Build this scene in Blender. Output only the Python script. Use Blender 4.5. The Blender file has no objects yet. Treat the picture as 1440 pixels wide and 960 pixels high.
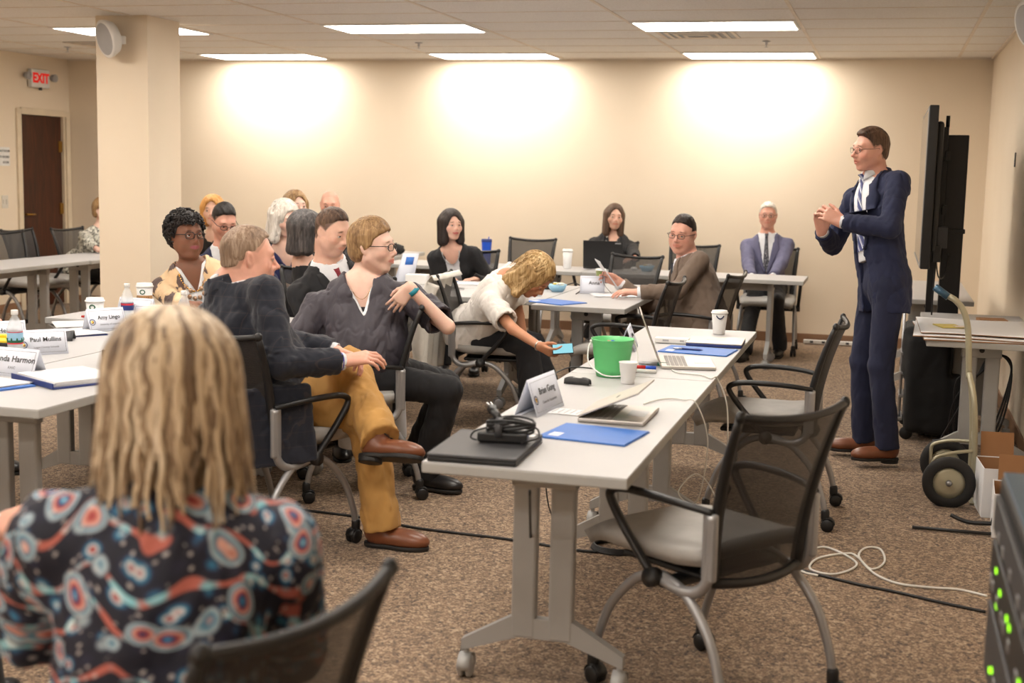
import bpy, bmesh, math, random
import numpy as np
from mathutils import Vector, Matrix
sc = bpy.context.scene
COL = sc.collection
PI = math.pi
rnd = random.Random(7)

# ------------------------------------------------------------------ camera
YAW, PITCH, ROLL, FPX, EYE = 0.275073, 0.128724, 0.021893, 1856.17, 1.57
def cam_axes():
    cy, sy = math.cos(YAW), math.sin(YAW)
    r = np.array([cy, sy, 0.]); f = np.array([-sy, cy, 0.]); u = np.array([0, 0, 1.])
    cp, sp = math.cos(PITCH), math.sin(PITCH)
    f2 = f*cp-u*sp; u2 = u*cp+f*sp
    cr, sr = math.cos(ROLL), math.sin(ROLL)
    return r*cr+u2*sr, u2*cr-r*sr, f2
CR, CU, CF = cam_axes()
def ray(x, y): return CF+CR*(x-720)/FPX+CU*(480-y)/FPX
def P(x, y, d): return np.array([0, 0, EYE])+ray(x, y)*d            # world point seen at a pixel, at depth d
def at(x, y, z=0.0):                                                # world point on the level z
    q = ray(x, y); return np.array([0, 0, EYE])+q*((z-EYE)/q[2])
cd = bpy.data.cameras.new('camera'); cam = bpy.data.objects.new('camera', cd); COL.objects.link(cam)
cd.sensor_width = 36; cd.lens = FPX/1440*36; cd.clip_start = 0.05; cd.clip_end = 60
cam.matrix_world = Matrix(((CR[0], CU[0], -CF[0], 0), (CR[1], CU[1], -CF[1], 0), (CR[2], CU[2], -CF[2], EYE), (0, 0, 0, 1)))
cd.dof.use_dof = True; cd.dof.focus_distance = 6.6; cd.dof.aperture_fstop = 3.0
sc.camera = cam
# ------------------------------------------------------------------ world and exposure
w = bpy.data.worlds.new('world'); sc.world = w; w.use_nodes = True
w.node_tree.nodes['Background'].inputs[0].default_value = (1, .93, .85, 1)
w.node_tree.nodes['Background'].inputs[1].default_value = 0.25
sc.view_settings.view_transform = 'Standard'; sc.view_settings.look = 'None'
sc.view_settings.gamma = 1; sc.view_settings.use_curve_mapping = False
sc.view_settings.exposure = 0.08
LAMP = 18.0             # strength of the ceiling light diffusers
cy_ = sc.cycles
cy_.use_denoising = True; cy_.max_bounces = 6; cy_.diffuse_bounces = 3; cy_.glossy_bounces = 2
cy_.transparent_max_bounces = 12; cy_.transmission_bounces = 4; cy_.sample_clamp_indirect = 4
cy_.caustics_reflective = False; cy_.caustics_refractive = False

# ------------------------------------------------------------------ materials
def lin(c):
    return tuple((v/12.92 if v <= .04045 else ((v+.055)/1.055)**2.4) for v in [x/255 for x in c])+(1,)
class NT:
    def __init__(s, name):
        s.m = bpy.data.materials.new(name); s.m.use_nodes = True; s.t = s.m.node_tree
        s.b = s.t.nodes['Principled BSDF']; s.o = s.t.nodes['Material Output']
    def n(s, ty, **k):
        x = s.t.nodes.new('ShaderNode'+ty)
        for a, v in k.items(): setattr(x, a, v)
        return x
    def l(s, a, b): s.t.links.new(a, b); return s
    def co(s, kind='Object', scale=(1, 1, 1), rot=(0, 0, 0)):
        c = s.n('TexCoord'); mp = s.n('Mapping'); s.l(c.outputs[kind], mp.inputs[0])
        mp.inputs['Scale'].default_value = scale; mp.inputs['Rotation'].default_value = rot
        return mp.outputs[0]
    def noise(s, v, scale, detail=3, rough=.55, dist=0):
        x = s.n('TexNoise'); s.l(v, x.inputs[0]); x.inputs['Scale'].default_value = scale
        x.inputs['Detail'].default_value = detail; x.inputs['Roughness'].default_value = rough
        x.inputs['Distortion'].default_value = dist
        return x.outputs[0]
    def ramp(s, f, stops, interp='LINEAR'):
        x = s.n('ValToRGB'); s.l(f, x.inputs[0]); x.color_ramp.interpolation = interp
        e = x.color_ramp.elements
        while len(e) < len(stops): e.new(.5)
        for i, (p, c) in enumerate(stops): e[i].position = p; e[i].color = c if len(c) == 4 else lin(c)
        return x.outputs[0]
    def bump(s, h, st, dist=.01):
        x = s.n('Bump'); s.l(h, x.inputs['Height']); x.inputs['Strength'].default_value = st
        x.inputs['Distance'].default_value = dist; s.l(x.outputs[0], s.b.inputs['Normal'])
    def mix(s, f, a, b, mode='MIX'):
        x = s.n('Mix', data_type='RGBA', blend_type=mode)
        for v, i in ((f, 0), (a, 6), (b, 7)):
            if hasattr(v, 'links'): s.l(v, x.inputs[i])
            else: x.inputs[i].default_value = v if (i == 0 or len(v) == 4) else lin(v)
        return x.outputs[2]
    def math(s, op, a, b=0.0, c=None):
        x = s.n('Math', operation=op)
        for i, v in enumerate((a, b) if c is None else (a, b, c)):
            if hasattr(v, 'links'): s.l(v, x.inputs[i])
            else: x.inputs[i].default_value = v
        return x.outputs[0]
    def base(s, c):
        if hasattr(c, 'links'): s.l(c, s.b.inputs['Base Color'])
        else: s.b.inputs['Base Color'].default_value = lin(c)
        return s
    def set(s, **k):
        for a, v in k.items(): s.b.inputs[a.replace('_', ' ')].default_value = v
        return s
def mat(name, c, rough=.6, metal=0, var=.06, vs=6, bump=0, bs=200, **k):
    t = NT(name); v = t.co()
    n = t.noise(v, vs, 3)
    lo = tuple(max(0, x*(1-var)) for x in lin(c)[:3])+(1,); hi = tuple(min(1, x*(1+var)) for x in lin(c)[:3])+(1,)
    t.base(t.ramp(n, [(.3, lo), (.7, hi)]))
    t.set(Roughness=rough, Metallic=metal)
    for a, b in k.items(): t.b.inputs[a.replace('_', ' ')].default_value = b
    if bump: t.bump(t.noise(v, bs, 2), bump)
    return t.m
def fabric(name, c, rough=.85, bump=.25, weave=900, var=.1, fold=0):
    t = NT(name); v = t.co()
    n = t.noise(v, 9, 4); f = t.noise(v, weave, 1)
    lo = tuple(x*(1-var) for x in lin(c)[:3])+(1,); hi = tuple(min(1, x*(1+var)) for x in lin(c)[:3])+(1,)
    t.base(t.ramp(n, [(.3, lo), (.7, hi)])); t.set(Roughness=rough, Sheen_Weight=.04)
    t.bump(f, bump, .002)
    return t.m
M = {}
# ------------------------------------------------------------------ object helpers
def link(o, parent=None):
    COL.objects.link(o)
    if parent is not None: o.parent = parent
    return o
def tag(o, label=None, cat=None, group=None, kind=None):
    if label: o['label'] = label
    if cat: o['category'] = cat
    if group: o['group'] = group
    if kind: o['kind'] = kind
    return o
def empty(name, loc, rz=0, label=None, cat=None, group=None):
    o = bpy.data.objects.new(name, None); o.empty_display_size = .1; link(o)
    o.location = loc; o.rotation_euler = (0, 0, rz)
    return tag(o, label, cat, group)
class MB:
    """collects shapes, then becomes one mesh object"""
    def __init__(s): s.v = []; s.f = []; s.mi = []; s.ms = []; s.cur = 0; s.sm = []; s.smooth = True
    def m(s, mt):
        if mt not in s.ms: s.ms.append(mt)
        s.cur = s.ms.index(mt); return s
    def add(s, vs, fs, M4=None, smooth=None):
        k = len(s.v)
        for q in vs:
            q = Vector(q)
            s.v.append(tuple(M4 @ q) if M4 is not None else tuple(q))
        for f in fs: s.f.append([k+i for i in f]); s.mi.append(s.cur); s.sm.append(s.smooth if smooth is None else smooth)
        return s
    def bm(s, b, M4=None, smooth=None):
        b.verts.ensure_lookup_table()
        for i, q in enumerate(b.verts): q.index = i
        s.add([q.co for q in b.verts], [[x.index for x in f.verts] for f in b.faces], M4, smooth); b.free(); return s
    def box(s, c, d, bev=.003, rz=0, M4=None, seg=2):
        b = bmesh.new(); bmesh.ops.create_cube(b, size=1)
        bmesh.ops.scale(b, vec=d, verts=b.verts)
        if bev: bmesh.ops.bevel(b, geom=b.edges[:], offset=min(bev, min(d)*.45), segments=seg, profile=.5, affect='EDGES')
        T = Matrix.Translation(c) @ Matrix.Rotation(rz, 4, 'Z')
        return s.bm(b, (M4 @ T) if M4 is not None else T, False)
    def tube(s, pts, r, n=8, cap=True, closed=False, flat=1.0, M4=None):
        pts = [Vector(p) for p in pts]; N = len(pts)
        rs = [r]*N if not hasattr(r, '__len__') else list(r)
        vs = []; fs = []; up = None
        for i, p in enumerate(pts):
            if closed: t = pts[(i+1) % N]-pts[i-1]
            else: t = pts[min(i+1, N-1)]-pts[max(i-1, 0)]
            if t.length < 1e-9: t = Vector((0, 0, 1))
            t.normalize()
            if up is None: up = Vector((0, 0, 1)) if abs(t.z) < .9 else Vector((0, 1, 0))
            a = t.cross(up)
            if a.length < 1e-4: up = Vector((1, 0, 0)); a = t.cross(up)
            a.normalize(); b = a.cross(t).normalized(); up = b
            for j in range(n):
                w_ = 2*PI*j/n; vs.append(p+a*(math.cos(w_)*rs[i])+b*(math.sin(w_)*rs[i]*flat))
        for i in range(N if closed else N-1):
            i2 = (i+1) % N
            for j in range(n): j2 = (j+1) % n; fs.append([i*n+j, i*n+j2, i2*n+j2, i2*n+j])
        if cap and not closed: fs.append(list(range(n))[::-1]); fs.append([(N-1)*n+j for j in range(n)])
        return s.add(vs, fs, M4, True)
    def lathe(s, prof, n=24, M4=None, cap=True, smooth=True):
        vs = []; fs = []
        for r_, z in prof:
            for j in range(n): a = 2*PI*j/n; vs.append((r_*math.cos(a), r_*math.sin(a), z))
        for i in range(len(prof)-1):
            for j in range(n): j2 = (j+1) % n; fs.append([i*n+j, i*n+j2, (i+1)*n+j2, (i+1)*n+j])
        if cap: fs.append(list(range(n))[::-1]); fs.append([(len(prof)-1)*n+j for j in range(n)])
        return s.add(vs, fs, M4, smooth)
    def prism(s, poly, t, M4=None, both=True):
        """poly in local xy, thickness along z from 0 to t"""
        n = len(poly); vs = [(x, y, 0) for x, y in poly]+[(x, y, t) for x, y in poly]
        fs = [list(range(n))[::-1], [n+i for i in range(n)]]+[[i, (i+1) % n, n+(i+1) % n, n+i] for i in range(n)]
        return s.add(vs, fs, M4, False)
    def ell(s, c, r, n=12, M4=None):
        b = bmesh.new(); bmesh.ops.create_uvsphere(b, u_segments=n*2, v_segments=n, radius=1)
        T = Matrix.Translation(c) @ Matrix.Diagonal((r[0], r[1], r[2], 1))
        return s.bm(b, (M4 @ T) if M4 is not None else T, True)
    def sheet(s, fn, nu, nv, th=0, closed_u=False):
        """surface fn(u,v)->point with optional thickness"""
        g = [[Vector(fn(i/(nu-1), j/(nv-1))) for j in range(nv)] for i in range(nu)]
        vs = [p for r_ in g for p in r_]; fs = []
        for i in range(nu-1):
            for j in range(nv-1): fs.append([i*nv+j, (i+1)*nv+j, (i+1)*nv+j+1, i*nv+j+1])
        if th:
            nr = []
            for i in range(nu):
                for j in range(nv):
                    a = g[min(i+1, nu-1)][j]-g[max(i-1, 0)][j]; b = g[i][min(j+1, nv-1)]-g[i][max(j-1, 0)]
                    c = a.cross(b); nr.append(c.normalized() if c.length > 1e-9 else Vector((0, 0, 1)))
            k = len(vs); top = vs[:]
            vs = top+[p-n_*th for p, n_ in zip(top, nr)]
            fs += [[k+x for x in f[::-1]] for f in fs]
            for i in range(nu-1):
                a, b = i*nv, (i+1)*nv; fs.append([b, a, k+a, k+b]); a, b = i*nv+nv-1, (i+1)*nv+nv-1; fs.append([a, b, k+b, k+a])
            for j in range(nv-1):
                a, b = j, j+1; fs.append([a, b, k+b, k+a]); a, b = (nu-1)*nv+j, (nu-1)*nv+j+1; fs.append([b, a, k+a, k+b])
        return s.add(vs, fs, None, True)
    def build(s, name, mt=None, parent=None, loc=None, rz=None):
        me = bpy.data.meshes.new(name); me.from_pydata(s.v, [], s.f)
        for x in (s.ms if s.ms else ([M[mt]] if isinstance(mt, str) else [mt])): me.materials.append(x)
        if s.ms: me.polygons.foreach_set('material_index', s.mi)
        me.polygons.foreach_set('use_smooth', s.sm)
        me.update()
        o = bpy.data.objects.new(name, me); link(o, parent)
        if loc is not None: o.location = loc
        if rz is not None: o.rotation_euler = (0, 0, rz)
        return o
def spline(pts, n=8):
    """Catmull-Rom through the points"""
    p = [Vector(q) for q in pts]; out = []
    for i in range(len(p)-1):
        a = p[max(i-1, 0)]; b = p[i]; c = p[i+1]; d = p[min(i+2, len(p)-1)]
        for k in range(n):
            t = k/n
            out.append(.5*((2*b)+(c-a)*t+(2*a-5*b+4*c-d)*t*t+(3*b-a-3*c+d)*t**3))
    out.append(p[-1]); return out
def rot(ax, a): return Matrix.Rotation(a, 4, ax)
def tr(x, y, z): return Matrix.Translation((x, y, z))
def copy_tree(o, parent=None):
    c = o.copy(); COL.objects.link(c)
    if parent is not None: c.parent = parent
    for ch in list(o.children): copy_tree(ch, c)
    return c
def text(name, s, size, mt, parent, M4, ext=.0004, font_bold=0.0):
    """lettering, built as a mesh standing in the xy plane of M4"""
    cu = bpy.data.curves.new(name, 'FONT'); cu.body = s; cu.size = size; cu.align_x = 'CENTER'; cu.align_y = 'CENTER'
    cu.extrude = ext; cu.offset = font_bold; cu.resolution_u = 2
    t = bpy.data.objects.new(name, cu); COL.objects.link(t)
    dg = bpy.context.evaluated_depsgraph_get(); dg.update()
    me = bpy.data.meshes.new_from_object(t.evaluated_get(dg))
    bpy.data.objects.remove(t)
    o = bpy.data.objects.new(name, me); link(o, parent); me.materials.clear(); me.materials.append(M[mt] if isinstance(mt, str) else mt)
    o.matrix_local = M4
    return o
# ------------------------------------------------------------------ surface materials
def m_wall():
    t = NT('wall_paint'); v = t.co(); t.base(t.ramp(t.noise(v, 1.3, 3), [(.3, (233, 217, 194)), (.7, (237, 222, 200))]))
    t.set(Roughness=.75); t.bump(t.noise(v, 160, 3), .12, .002); return t.m
def m_carpet():
    t = NT('carpet'); v = t.co()
    vo = t.n('TexVoronoi'); t.l(v, vo.inputs[0]); vo.inputs['Scale'].default_value = 150; vo.inputs['Randomness'].default_value = 1
    vo2 = t.n('TexVoronoi'); t.l(v, vo2.inputs[0]); vo2.inputs['Scale'].default_value = 62
    b = t.noise(v, 210, 2, .7); c = t.noise(v, 3, 3)
    sp = t.n('SeparateColor'); t.l(vo.outputs['Color'], sp.inputs[0]); sp2 = t.n('SeparateColor'); t.l(vo2.outputs['Color'], sp2.inputs[0])
    f = t.math('ADD', t.math('MULTIPLY', sp.outputs[0], .62), t.math('MULTIPLY', sp2.outputs[1], .38))
    col = t.ramp(f, [(.08, (52, 41, 40)), (.28, (98, 79, 64)), (.5, (132, 107, 84)), (.72, (164, 139, 112)), (.92, (196, 173, 146))])
    col = t.mix(t.math('MULTIPLY', c, .22), col, (112, 90, 72))
    t.base(col); t.set(Roughness=.95, Sheen_Weight=.1); t.bump(b, .6, .006); return t.m
def m_tile():
    t = NT('ceiling_tile'); v = t.co(); n = t.noise(v, 90, 3, .7)
    t.base(t.ramp(n, [(.35, (234, 230, 224)), (.6, (246, 243, 238))])); t.set(Roughness=.9); t.bump(n, .15, .003); return t.m
def m_wood():
    t = NT('door_wood'); v = t.co(scale=(6, 6, .7)); n = t.noise(v, 3, 5, .6, 1.2)
    t.base(t.ramp(n, [(.3, (42, 18, 8)), (.55, (70, 32, 15)), (.75, (88, 44, 22))])); t.set(Roughness=.4); return t.m
def m_emit(name, c, s):
    t = NT(name); e = t.n('Emission'); e.inputs[0].default_value = lin(c); e.inputs[1].default_value = s
    t.l(e.outputs[0], t.o.inputs[0]); return t.m
def m_mesh():
    t = NT('chair_mesh'); tr_ = t.n('BsdfTransparent'); mx = t.n('MixShader')
    c = t.n('TexCoord'); sp = t.n('SeparateXYZ'); t.l(c.outputs['Object'], sp.inputs[0])
    a = t.math('SINE', t.math('MULTIPLY', sp.outputs[2], 2*PI/.0052)); b = t.math('SINE', t.math('MULTIPLY', sp.outputs[0], 2*PI/.0045))
    k = t.math('ADD', t.math('MULTIPLY', a, .20), t.math('MULTIPLY', b, .07))
    k = t.math('ADD', k, .85)
    t.base((40, 37, 36)).set(Roughness=.6)
    t.l(k, mx.inputs[0]); t.l(tr_.outputs[0], mx.inputs[1]); t.l(t.b.outputs[0], mx.inputs[2]); t.l(mx.outputs[0], t.o.inputs[0])
    return t.m
M['wall'] = m_wall(); M['carpet'] = m_carpet(); M['tile'] = m_tile(); M['wood'] = m_wood(); M['mesh'] = m_mesh()
M['trim'] = mat('trim_paint', (226, 210, 184), .45); M['basebd'] = mat('baseboard_vinyl', (140, 106, 80), .55)
M['tbar'] = mat('ceiling_bar', (232, 220, 204), .5); M['lamp'] = m_emit('light_diffuser', (255, 246, 234), LAMP)
M['white'] = mat('white_plastic', (232, 231, 228), .4); M['offwhite'] = mat('offwhite_plastic', (214, 208, 196), .45)
M['grey_sp'] = mat('grey_plastic', (168, 168, 170), .5); M['black'] = mat('black_plastic', (22, 22, 24), .45, var=.02)
M['dgrey'] = mat('dark_grey_plastic', (52, 52, 55), .5); M['chrome'] = mat('silver_metal', (190, 190, 192), .3, .9)
M['silver'] = mat('silver_paint', (160, 160, 162), .38, .55); M['lamin'] = mat('light_grey_laminate', (182, 181, 182), .42, var=.015)
M['edge'] = mat('grey_edge_band', (168, 167, 164), .5); M['legp'] = mat('grey_leg_paint', (166, 166, 165), .45, .25)
M['brass'] = mat('brass', (170, 130, 62), .35, .9); M['brown'] = mat('cardboard', (152, 110, 74), .9)
M['seat'] = fabric('seat_fabric', (168, 165, 161), weave=500); M['red'] = mat('red_plastic', (190, 30, 28), .5)
M['blk_metal'] = mat('black_metal', (26, 26, 28), .4, .3)

# ------------------------------------------------------------------ the room
X0, X1, Y0, Y1, ZC = -8.72, .826, -3.2, 12.797, 2.663
def plane_box(name, lo, hi, mt, kind='structure'):
    b = MB(); c = [(a+d)/2 for a, d in zip(lo, hi)]; b.box(c, [d-a for a, d in zip(lo, hi)], 0)
    return tag(b.build(name, mt), kind=kind)
plane_box('floor', (X0-.1, Y0-.1, -.1), (X1+.1, Y1+.1, 0), 'carpet')
plane_box('wall_back', (X0-.1, Y1, 0), (X1+.1, Y1+.1, ZC+.1), 'wall')
plane_box('wall_right', (X1, Y0, 0), (X1+.1, Y1, ZC+.1), 'wall')
plane_box('wall_front', (X0-.1, Y0-.1, 0), (X1+.1, Y0, ZC+.1), 'wall')
DY0, DY1, DH = 11.93, 12.80-.09, 2.04      # door opening in the left wall
b = MB(); b.box((X0-.05, (Y0+DY0)/2, ZC/2), (.1, DY0-Y0, ZC), 0); b.box((X0-.05, (DY1+Y1)/2, ZC/2), (.1, Y1-DY1, ZC), 0)
b.box((X0-.05, (DY0+DY1)/2, (DH+ZC)/2), (.1, DY1-DY0, ZC-DH), 0)
tag(b.build('wall_left', 'wall'), kind='structure')
plane_box('wall_column', (-5.86, 8.96, 0), (-5.42, 9.43, ZC), 'wall')
b = MB(); b.m(M['tile']).box(((X0+X1)/2, (Y0+Y1)/2, ZC+.05), (X1-X0+.2, Y1-Y0+.2, .1), 0)
gx = [.522-1.2155*k for k in range(8)]; gy = [12.69-.61*k for k in range(27)]
b.m(M['tbar'])
for x in gx: b.box((x, (Y0+Y1)/2, ZC-.001), (.024, Y1-Y0, .008), 0)
for i, y in enumerate(gy): b.box(((X0+X1)/2, y, ZC-.0005), (X1-X0, .016, .005), 0)
b.box((X1-.012, (Y0+Y1)/2, ZC-.006), (.024, Y1-Y0, .012), 0); b.box(((X0+X1)/2, Y1-.012, ZC-.006), (X1-X0, .024, .012), 0)
tag(b.build('ceiling'), kind='structure')
for nm, lo, hi in (('baseboard_back', (X0, Y1-.012, 0), (X1, Y1, .09)), ('baseboard_right', (X1-.012, Y0, 0), (X1, Y1-.012, .09)),
                   ('baseboard_left', (X0, Y0, 0), (X0+.012, DY0-.07, .09))):
    plane_box(nm, lo, hi, 'basebd')
# door in the left wall: slab swung into the opening, frame, hinges
b = MB(); b.m(M['trim'])
b.box((X0+.012, DY0-.035, DH/2+.03), (.024, .07, DH+.06), .004); b.box((X0+.012, DY1+.035, DH/2+.03), (.024, .07, DH+.06), .004)
b.box((X0+.012, (DY0+DY1)/2, DH+.035), (.024, DY1-DY0, .07), .004)
b.box((X0-.05, DY1-.012, DH/2), (.10, .024, DH), 0); b.box((X0-.05, DY0+.012, DH/2), (.10, .024, DH), 0)
tag(b.build('trim_1'), kind='structure')
d = MB().box((X0-.055, (DY0+DY1)/2, DH/2+.005), (.044, DY1-DY0-.05, DH-.01), .002).build('door_1', 'wood'); tag(d, kind='structure')
for z in (.35, 1.05, 1.72): MB().box((X0-.026, DY1-.03, z), (.016, .09, .12), .002).build('hinge', 'brass', d)
MB().tube([(X0-.03, DY0+.09, 1.0), (X0+.02, DY0+.09, 1.0)], .012).tube([(X0+.02, DY0+.09, 1.0), (X0+.02, DY0+.2, 1.0)], .009).build('door_handle', 'brass', d)

# ceiling lights
LX = [(-6.77, -5.555), (-4.34, -3.124), (-1.909, -.694)]
first = None
LR = [12.385, 9.945, 7.505, 5.065, 2.625, .185, -2.255]
def lamp_label(i, j):
    col = ['above the beige column', 'over the middle of the room', 'nearest the right wall'][i]
    row = {0: 'close to the back wall', 1: 'one bay before the back wall'}.get(j, None)
    if row: return 'ceiling light panel %s, %s' % (row, col)
    return 'ceiling light panel further forward, outside the picture'
for j, y in enumerate(LR):
    for i, (xa, xb) in enumerate(LX):
        if first is None:
            first = empty('ceiling_light', (0, 0, 0)); a = 1.2155
            f = MB(); f.box((0, .2925, .0), (a-.03, .02, .012), .002); f.box((0, -.2925, .0), (a-.03, .02, .012), .002)
            f.box((a/2-.026, 0, 0), (.02, .58, .012), .002); f.box((-a/2+.026, 0, 0), (.02, .58, .012), .002)
            f.build('frame', 'white', first)
            MB().box((0, 0, .001), (a-.07, .56, .006), 0).build('diffuser', 'lamp', first); o = first
        else: o = copy_tree(first)
        o.location = ((xa+xb)/2, y, ZC-.008)
        tag(o, lamp_label(i, j), 'ceiling light', 'recessed ceiling lights' if j < 2 else 'ceiling lights out of the picture')

def vent(x, y, lab):
    o = empty('ceiling_vent', (x, y, ZC-.004), 0, lab, 'ceiling vent')
    f = MB()
    for k, s in enumerate((.30, .235, .17, .105)):
        for a, c in (((0, s-.012, -.004), (2*s, .026, .004)), ((0, -s+.012, -.004), (2*s, .026, .004)), ((s-.012, 0, -.004), (.026, 2*s, .004)), ((-s+.012, 0, -.004), (.026, 2*s, .004))):
            f.box((a[0], a[1], a[2]-.004*k), c, 0)
    f.build('louvres', 'tbar', o); MB().box((0, 0, .001), (.6, .6, .004), 0).build('duct_opening', 'grey_sp', o)
vent(-1.52, 10.56, 'square louvred air vent in the ceiling beside the light on the right')
vent(-7.15, 11.15, 'square louvred air vent in the ceiling left of the beige column')
def sprinkler(px, py, lab):
    p = at(px, py, ZC)
    b = MB(); b.lathe([(.035, 0), (.035, -.004), (.01, -.008), (.01, -.03), (.004, -.034)], 12); b.lathe([(.016, -.045), (.016, -.048)], 10)
    b.tube([(0, 0, -.03), (0, 0, -.046)], .004)
    tag(b.build('sprinkler', 'chrome', loc=(p[0], p[1], ZC-.006)), lab, 'sprinkler')
sprinkler(1078, 57, 'small ceiling sprinkler to the right, beside the light panels')
sprinkler(589, 59, 'small ceiling sprinkler over the middle of the room')
sprinkler(95, 65, 'small ceiling sprinkler near the door')

# round wall speakers
def speaker(loc, rz, tilt, lab):
    o = empty('wall_speaker', loc, rz, lab, 'speaker')
    T = rot('X', tilt)
    MB().lathe([(.06, -.09), (.115, -.06), (.135, -.02), (.14, .0), (.14, .012), (.132, .018)], 32, T @ rot('X', PI/2)).build('housing', 'white', o)
    MB().lathe([(0.001, .026), (.06, .025), (.11, .021), (.13, .014), (.13, .010)], 32, T @ rot('X', PI/2)).build('grille', 'grey_sp', o)
    MB().box((0, .11, 0), (.05, .07, .06), .006).tube([(0, .06, 0), (0, .12, 0)], .02).build('bracket', 'white', o)
speaker((-5.665, 8.80, 2.475), -.55, .25, 'round light grey speaker mounted high on the beige column')
speaker((.70, 8.05, 2.44), -1.15, .3, 'round grey speaker high on the right wall, cut by the picture edge')

# exit sign, notice, switch and socket
ex = empty('exit_sign', (X0+.05, 12.22, 2.42), 0, 'lit red and white exit sign above the brown door', 'exit sign')
MB().box((-.015, 0, 0), (.05, .31, .19), .01).build('housing', 'white', ex)
M['exitp'] = m_emit('exit_letters', (215, 40, 30), .8)
text('lettering', 'EXIT', .135, 'exitp', ex, Matrix(((0, 0, 1, .0115), (1, 0, 0, 0), (0, 1, 0, 0), (0, 0, 0, 1))), .001, .006)
for s in (-1, 1):
    h = MB().lathe([(.015, -.04), (.036, -.02), (.042, .02), (.038, .025), (.0, .026)], 16, tr(.01, s*.225, .02) @ rot('Y', PI/2)).build('emergency_lamp', 'grey_sp', ex)
MB().box((0, 0, -.105), (.03, .03, .03), .004).build('test_button', 'dgrey', ex)
n = empty('paper_notice', (X0+.006, 11.62, 1.60), 0, 'white printed paper notice taped to the wall left of the door', 'notice')
MB().box((-.003, 0, 0), (.003, .25, .19), 0).build('sheet', 'white', n)
M['ink'] = mat('black_ink', (30, 30, 32), .7)
for i, (s_, z) in enumerate((('HANDOUT ROOM', .055), ('NOT TO EXCEED', -.005), ('ROOM', -.06))):
    text('lettering', s_, .03, 'ink', n, Matrix(((0, 0, 1, -.0010), (1, 0, 0, 0 if i < 2 else .06), (0, 1, 0, z), (0, 0, 0, 1))), .0003, .001)
s_ = empty('light_switch', (X0+.006, 11.65, 1.14), 0, 'double light switch plate on the wall below the notice', 'light switch')
MB().box((-.002, 0, 0), (.006, .10, .13), .002).build('plate', 'offwhite', s_)
for yy in (-.024, .024): MB().box((.003, yy, 0), (.01, .02, .045), .002).build('toggle', 'offwhite', s_)
s_ = empty('wall_socket', (-1.70, Y1-.006, .42), 0, 'cream power socket with red outlets on the back wall under the table', 'socket')
MB().box((0, 0, 0), (.075, .01, .12), .002).build('plate', 'offwhite', s_)
for z in (-.028, .028): MB().box((0, -.006, z), (.035, .006, .03), .003).build('outlet', 'red', s_)

# ------------------------------------------------------------------ folding tables
def caster(parent, x, y, big=1.0, mt='dgrey', rim='grey_sp', h=None):
    b = MB(); r = .034*big
    b.m(M[mt])
    for s in (-1, 1): b.lathe([(0, -.008), (r*.8, -.008), (r, -.005), (r, .005), (r*.8, .008), (0, .008)], 18, tr(x+s*.013*big, y, r) @ rot('Y', PI/2), cap=False)
    b.m(M[rim]); b.tube([(x, y, r), (x, y, h or r*2.5)], .009*big)
    b.sheet(lambda u, v: (x-.02*big+.04*big*v, y+math.cos(-.3+u*(PI+.6))*r*1.12, r+.006+math.sin(-.3+u*(PI+.6))*r*1.12), 10, 3, .002)
    return b.build('caster', None, parent)
table0 = {}
def table(x0, x1, y0, y1, lab, group='grey folding tables'):
    """long axis follows the longer side"""
    L = max(x1-x0, y1-y0); W = min(x1-x0, y1-y0); rz = 0 if (y1-y0) >= (x1-x0) else PI/2
    k = (round(L, 2), round(W, 2)); loc = ((x0+x1)/2, (y0+y1)/2, 0)
    if k in table0: o = copy_tree(table0[k]); o.location = loc; o.rotation_euler = (0, 0, rz); return tag(o, lab, 'table', group)
    o = empty('folding_table', loc, rz, lab, 'table', group); table0[k] = o
    b = MB(); b.m(M['edge']).box((0, 0, .7205), (W, L, .031), .004); b.m(M['lamin']).box((0, 0, .7365), (W-.003, L-.003, .003), .001)
    b.build('tabletop', None, o)
    MB().box((0, 0, .66), (.04, L-.62, .07), .006).box((W*.3, 0, .695), (.035, L-.7, .018), 0).box((-W*.3, 0, .695), (.035, L-.7, .018), 0).build('under_rail', 'legp', o)
    for s in (-1, 1):
        y = s*(L/2-.28); lf = MB()
        lf.box((0, y, .665), (.205, .045, .078), .006); lf.box((.0, y, .70), (.36, .06, .012), .002)
        for a in (-1, 1): lf.box((a*.0585, y, .40), (.076, .038, .50), .008)
        e = W/2-.045; t = .018
        poly = [(-e, .088), (-e, .125), (-.098, .215), (.098, .215), (e, .125), (e, .088), (.075, .152), (-.075, .152)]
        lf.prism(poly, .034, Matrix(((1, 0, 0, 0), (0, 0, -1, y+.017), (0, 1, 0, 0), (0, 0, 0, 1))))
        lo = lf.build('leg', 'legp', o)
        MB().lathe([(0, 0), (.014, 0), (.014, .005), (0, .006)], 12, tr(-.0, y-s*-.0235, .668) @ rot('X', s*-PI/2)).build('bolt', 'dgrey', lo)
        for a in (-1, 1): caster(lo, a*(e-.012), y, 1.0, 'grey_sp', 'legp', .1)
    return o
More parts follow.
